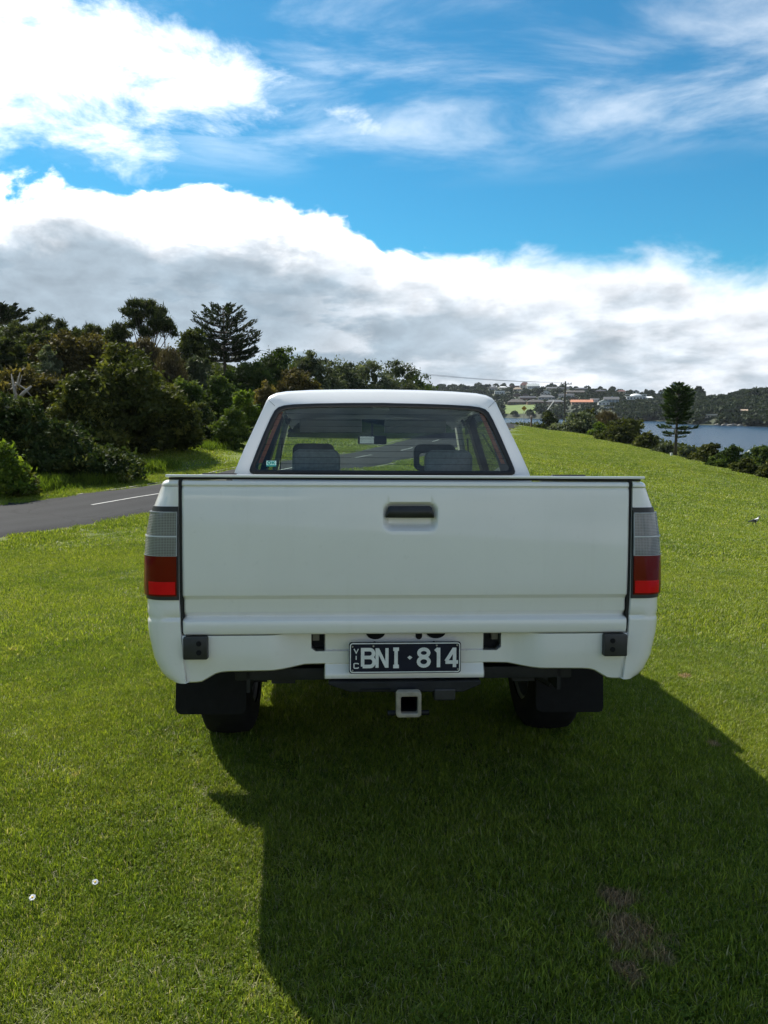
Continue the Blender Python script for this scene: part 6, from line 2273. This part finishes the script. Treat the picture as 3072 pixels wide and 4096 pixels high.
# ------------------------------------------------------------------ poles, wires, signs, small things
def power_pole():
    wood = simple('pole_wood', (0.10, 0.085, 0.07), 0.9, var=0.3, scale=3)
    met = simple('pole_metal', (0.10, 0.105, 0.11), 0.5, metal=0.3, var=0.2)
    Y = 128.0
    top = at(2262, 1525, Y)
    b = gz(top.x, Y)
    root = empty('power_pole', (top.x, Y, b), 0)
    tag(root, 'timber power pole with crossarms and a transformer beyond the bushes', 'power pole')
    H = top.z - b
    k = Y / 3078.0
    MB().tube([(0, 0, -0.5), (0, 0, H)], [0.19, 0.12], 10).build('pole', wood, root)
    MB().box((0.1, 0, H - 11 * k), (46 * k, 0.1, 0.13)).build('crossarm', wood, root)
    MB().box((0.0, 0, H - 22 * k), (34 * k, 0.1, 0.12)).build('crossarm', wood, root)
    MB().tube([(-0.02, -0.3, H - 20 * k), (-0.02, -0.3, H - 12 * k)], 0.16, 10).build('transformer', met, root)
    MB().tube([(-0.22, -0.2, H - 58 * k), (-0.2, -0.2, 0.5)], 0.05, 6).build('conduit', met, root)
    for dx in (-18, -8, 8, 20):
        MB().tube([(dx * k + 0.1, 0, H - 10 * k), (dx * k + 0.1, 0, H - 4.5 * k)], [0.07, 0.05], 6).build('insulator', met, root)
    # stay with a pale guard
    p0, p1 = at(2216, 1604, Y - 2), at(2180, 1654, Y - 4)
    off = Vector((top.x, Y, b))
    MB().tube([Vector((0, 0, H * 0.84)), p0 - off, p1 - off], 0.02, 5).build('stay_wire', met, root)
    MB().tube([p0 - off, p1 - off], 0.09, 6).build('stay_guard', simple('stay_guard', (0.45, 0.44, 0.40), 0.7), root)
    # overhead wires, each one a thing of its own
    wm = simple('wire', (0.04, 0.04, 0.045), 0.5, var=0.1)
    for dx, row_l, label in ((-18, 1376, 'upper overhead wire sagging left from the power pole'), (-8, 1388, 'lower overhead wire sagging left from the power pole')):
        a = Vector((top.x + dx * k, Y, b + H - 4.5 * k))
        e = at(900, row_l, 82)
        pts = []
        for i in range(25):
            u = i / 24
            q = a.lerp(e, u)
            q.z -= 4 * 0.9 * u * (1 - u)
            pts.append(q - a)
        o = MB().tube(pts, 0.018, 4).build('overhead_wire', wm)
        o.location = a
        tag(o, label, 'wire', 'overhead wires')


power_pole()


def road_sign():
    Y = 106.0
    c = at(2096.5, 1633.5, Y)
    b = gz(c.x, Y)
    k = Y / 3078.0
    root = empty('road_sign', (c.x, Y, b), -math.atan2(c.x, Y))
    tag(root, 'yellow diamond warning sign with a black hump symbol on a thin post', 'road sign')
    h = c.z - b
    s = 10.6 * k
    MB().tube([(0, 0.03, -0.3), (0, 0.03, h + 0.1)], 0.035, 8).build('post', simple('galvanised_post', (0.35, 0.36, 0.36), 0.5, metal=0.5), root)
    pl = MB().prism([(0, h + s), (s, h), (0, h - s), (-s, h)], -0.02, 0.0).build('sign_plate', simple('sign_yellow', (0.72, 0.36, 0.015), 0.5, var=0.06), root)
    blk = simple('sign_black', (0.012, 0.012, 0.012), 0.5)
    mb = MB()
    rr = s * 0.86
    pts = [(0, h + rr), (rr, h), (0, h - rr), (-rr, h)]
    ribbon(mb, pts, s * 0.07, -0.024, 0.003, True)
    mb.build('sign_border', blk, pl)
    hump = [(-0.50 * s, h - 0.22 * s)] + [(0.48 * s * math.cos(math.pi - math.pi * j / 12), h - 0.10 * s + 0.36 * s * math.sin(math.pi * j / 12)) for j in range(13)] + [(0.50 * s, h - 0.22 * s), (0.34 * s, h - 0.14 * s), (0.26 * s, h - 0.26 * s), (0.16 * s, h - 0.12 * s), (-0.16 * s, h - 0.12 * s), (-0.26 * s, h - 0.26 * s), (-0.34 * s, h - 0.14 * s)]
    MB().prism(hump, -0.0255, -0.021).build('sign_symbol', blk, pl)


road_sign()


def small_posts():
    wood = simple('weathered_post', (0.15, 0.10, 0.08), 0.9, var=0.3)
    whitep = simple('white_post', (0.72, 0.72, 0.68), 0.6, var=0.1)
    Y = 98.0
    t = at(2126, 1661, Y)
    b = gz(t.x, Y)
    root = empty('marker_post', (t.x, Y, b), 0)
    tag(root, 'short brown timber post with a pale cap near the yellow sign', 'post')
    h = t.z - b
    MB().box((0, 0, h / 2 - 0.15), (0.17, 0.17, h + 0.3 - 0.3)).build('shaft', wood, root)
    MB().box((0, 0, h - 0.12), (0.19, 0.19, 0.24)).build('cap', simple('post_cap', (0.45, 0.36, 0.33), 0.7), root)
    # white peg by the single pine
    Y = 62.5
    t = at(2685, 1817, Y)
    b = gz(t.x, Y)
    root = empty('marker_peg', (t.x, Y, b), 0.2)
    tag(root, 'short white peg in the lawn left of the single pine', 'post')
    h = max(0.25, t.z - b)
    MB().box((0, 0, h / 2 - 0.05), (0.16, 0.10, h + 0.1), bev=0.01).build('shaft', whitep, root)
    MB().box((0, 0, h + 0.012), (0.18, 0.12, 0.024)).build('cap', whitep, root)
    # white railing frame that shows over the bushes at the right
    Y = 62.0
    a, m_, e = at(2966, 1810, Y), at(2990, 1811, Y), at(3021, 1790, Y)
    base = Vector((m_.x, Y, gz(m_.x, Y)))
    root = empty('landing_railing', base, 0)
    tag(root, 'white railing of a landing stage showing over the bushes at the right', 'railing')
    MB().tube([a - base, m_ - base], 0.05, 6).build('handrail', whitep, root)
    MB().tube([m_ - base + Vector((0, 0, 0.0)), e - base], 0.10, 6).build('gangway_rail', whitep, root)
    for q in (a, m_, e):
        MB().tube([q - base, Vector((q.x, Y, gz(q.x, Y) - 0.2)) - base], 0.05, 6).build('upright', whitep, root)


small_posts()


def magpie():
    """black and white magpie walking to the right on the lawn"""
    f = hit(3019, 2107) + Vector((0, 0, 0.025))
    k = f.y / 3078.0
    root = empty('magpie', f, 0)
    tag(root, 'black and white magpie walking on the lawn at the right edge', 'bird')
    s = 172 / 1659.0 * k * 1.08                 # one zoom pixel in metres
    def Q(u, v):
        return ((u - 1230) * s, (1035 - v) * s)
    stations = [  # along the body: tail tip to beak base: centre (u, v), half height, half width
        (945, 880, 6, 12), (1000, 872, 14, 22), (1060, 862, 24, 26), (1120, 850, 40, 40), (1180, 848, 60, 60), (1240, 842, 72, 70), (1290, 815, 66, 62), (1325, 775, 52, 48), (1342, 735, 42, 40), (1352, 705, 34, 32), (1378, 698, 24, 22), (1395, 702, 10, 9)]
    seg = 12
    rows = []
    for u, v, hh, hw in stations:
        x, z = Q(u, v)
        rows.append([(x + 0.25 * hh * s * math.sin(2 * math.pi * q / seg) * (1 if u > 1240 else 0), hw * s * math.cos(2 * math.pi * q / seg), z + hh * s * math.sin(2 * math.pi * q / seg)) for q in range(seg + 1)])
    m, t, b = new_mat('magpie_feathers')
    v = t.n('ShaderNodeTexCoord').outputs['Object']
    sp = t.n('ShaderNodeSeparateXYZ', ins={0: v})
    x, y, z = sp.outputs
    x1, zn = Q(1145, 790)
    # white nape and back saddle, white wing bar and rump edge; the rest black
    nape = t.m('MULTIPLY', t.m('MULTIPLY', t.m('GREATER_THAN', x, Q(1150, 0)[0]), t.m('LESS_THAN', x, Q(1330, 0)[0])),
               t.m('GREATER_THAN', z, Q(0, 786)[1]))
    under = t.m('MULTIPLY', t.m('MULTIPLY', t.m('GREATER_THAN', x, Q(1040, 0)[0]), t.m('LESS_THAN', x, Q(1195, 0)[0])), t.m('LESS_THAN', z, Q(0, 872)[1]))
    under = t.m('MULTIPLY', under, t.m('GREATER_THAN', z, Q(0, 905)[1]))
    bar = t.m('MULTIPLY', t.m('MULTIPLY', t.m('GREATER_THAN', x, Q(1230, 0)[0]), t.m('LESS_THAN', x, Q(1305, 0)[0])), t.m('LESS_THAN', t.m('ABSOLUTE', t.m('SUBTRACT', z, Q(0, 826)[1])), 9 * s))
    w = t.m('MAXIMUM', t.m('MAXIMUM', nape, under), bar)
    t.link(t.mix(w, (0.010, 0.010, 0.013), (0.75, 0.75, 0.73)), b.inputs['Base Color'])
    b.inputs['Roughness'].default_value = 0.5
    body = MB().grid(rows)
    # legs belong to the same continuous body
    for (a0, a1, a2, yy) in (((1165, 905), (1150, 965), (1152, 1030), 18), ((1245, 905), (1250, 970), (1282, 1036), -18)):
        p = [Q(*a0), Q(*a1), Q(*a2)]
        body.tube([(q[0], yy * s, q[1]) for q in p], [20 * s, 9 * s, 7 * s], 7)
        for toe in (-26, 14, 30):
            body.tube([(p[2][0], yy * s, p[2][1]), (p[2][0] + toe * s, yy * s + (toe % 3 - 1) * 12 * s, p[2][1] - 6 * s)], 4.5 * s, 5)
    body.build('body', m, root, smooth=True)
    bx, bz = Q(1388, 702)
    MB().tube([(bx, 0, bz), (Q(1425, 704)[0], 0, Q(0, 704)[1]), (Q(1452, 708)[0], 0, Q(0, 708)[1])], [11 * s, 8 * s, 2.5 * s], 8).build('beak', simple('beak', (0.16, 0.17, 0.19), 0.4), root, smooth=True)
    for sg in (-1, 1):
        MB().tube([(Q(1368, 0)[0], sg * 23 * s, Q(0, 696)[1]), (Q(1368, 0)[0], sg * 27 * s, Q(0, 696)[1])], 4 * s, 8).build('eye', simple('eye', (0.25, 0.08, 0.03), 0.2), root)
        wx = [(1300, 800), (1230, 800), (1120, 830), (1010, 868), (1090, 872), (1200, 880), (1280, 860)]
        pts = [Q(*q) for q in wx]
        MB().prism(pts, sg * 60 * s, sg * 68 * s).build('wing', m, root)


magpie()


def daisies():
    pet = simple('daisy_petal', (0.80, 0.80, 0.80), 0.6, var=0.05)
    cen = simple('daisy_centre', (0.65, 0.42, 0.03), 0.7, var=0.1)
    stem = simple('daisy_stem', (0.08, 0.13, 0.02), 0.7)
    for i, (px, py, label) in enumerate(((125, 3600, 'white daisy in the grass nearest the left edge'), (378, 3540, 'white daisy in the grass, the right one of two'))):
        p = at(px, py, 2.0)
        # meet the ground exactly
        d = p - Vector((0, 0, CAM_Z))
        lo = Vector((0, 0, CAM_Z)) + d * ((CAM_Z - 0.045) / -d.z)
        b = gz(lo.x, lo.y)
        root = empty('daisy', (lo.x, lo.y, b), 0.7 * i)
        tag(root, label, 'flower', 'daisies in the lawn')
        hh = 0.042
        MB().tube([(0, 0, -0.005), (0.003, 0.002, hh)], 0.0012, 5).build('stem', stem, root)
        nrm = Matrix.Rotation(R(28), 3, 'X')
        for k in range(14):
            a = 2 * math.pi * k / 14
            r0, r1, w = 0.003, 0.0100, 0.0020
            dx, dy = math.cos(a), math.sin(a)
            pts = [(dx * r0 - dy * w * 0.5, dy * r0 + dx * w * 0.5, 0), (dx * r0 + dy * w * 0.5, dy * r0 - dx * w * 0.5, 0), (dx * r1 * 0.8 + dy * w, dy * r1 * 0.8 - dx * w, 0.001), (dx * r1, dy * r1, 0.0), (dx * r1 * 0.8 - dy * w, dy * r1 * 0.8 + dx * w, 0.001)]
            vs = [tuple(nrm @ Vector(q) + Vector((0.003, 0.002, hh + 0.0004 * (k % 3)))) for q in pts]
            mesh_obj('petal', vs, [(0, 1, 2, 3, 4)], pet, root)
        c = nrm @ Vector((0, 0, 1))
        q = Vector((0.003, 0.002, hh))
        MB().tube([q - c * 0.001, q + c * 0.0012, q + c * 0.0022], [0.0034, 0.0034, 0.0018], 10).build('disc', cen, root, smooth=True)


daisies()


def pastures():
    """open grass fields on the far hill, thin sheets laid on the slope"""
    m = simple('pasture', (0.115, 0.165, 0.032), 0.9, var=0.25, scale=0.05)
    for x0, x1, r0, r1, label in ((2015, 2142, 1656, 1620, 'green paddock below the long brown brick house'), (2795, 2885, 1597, 1577, 'green field on the far crest right of the single pine')):
        rows = []
        for i in range(9):
            row = []
            for j in range(13):
                p = far_pt(x0 + (x1 - x0) * j / 12, r0 + (r1 - r0) * i / 8)
                row.append((p.x, p.y, p.z + 0.25))
            rows.append(row)
        o = MB().grid(rows).build('pasture', m, None, smooth=True)
        tag(o, label, None, None, 'structure')


pastures()


def haze():
    """the sea air between here and the far shore"""
    m = bpy.data.materials.new('sea_haze')
    m.use_nodes = True
    nt = m.node_tree
    nt.nodes.remove(nt.nodes['Principled BSDF'])
    v = nt.nodes.new('ShaderNodeVolumePrincipled')
    v.inputs['Color'].default_value = (0.80, 0.88, 1.0, 1)
    v.inputs['Density'].default_value = 0.00006
    v.inputs['Anisotropy'].default_value = 0.2
    nt.links.new(v.outputs[0], nt.nodes['Material Output'].inputs['Volume'])
    o = MB().box((0, 500, 12), (3200, 3200, 80)).build('haze', m)
    o.location = (0, 0, 0)
    tag(o, 'thin blue sea haze over the bay', None, None, 'stuff')


haze()
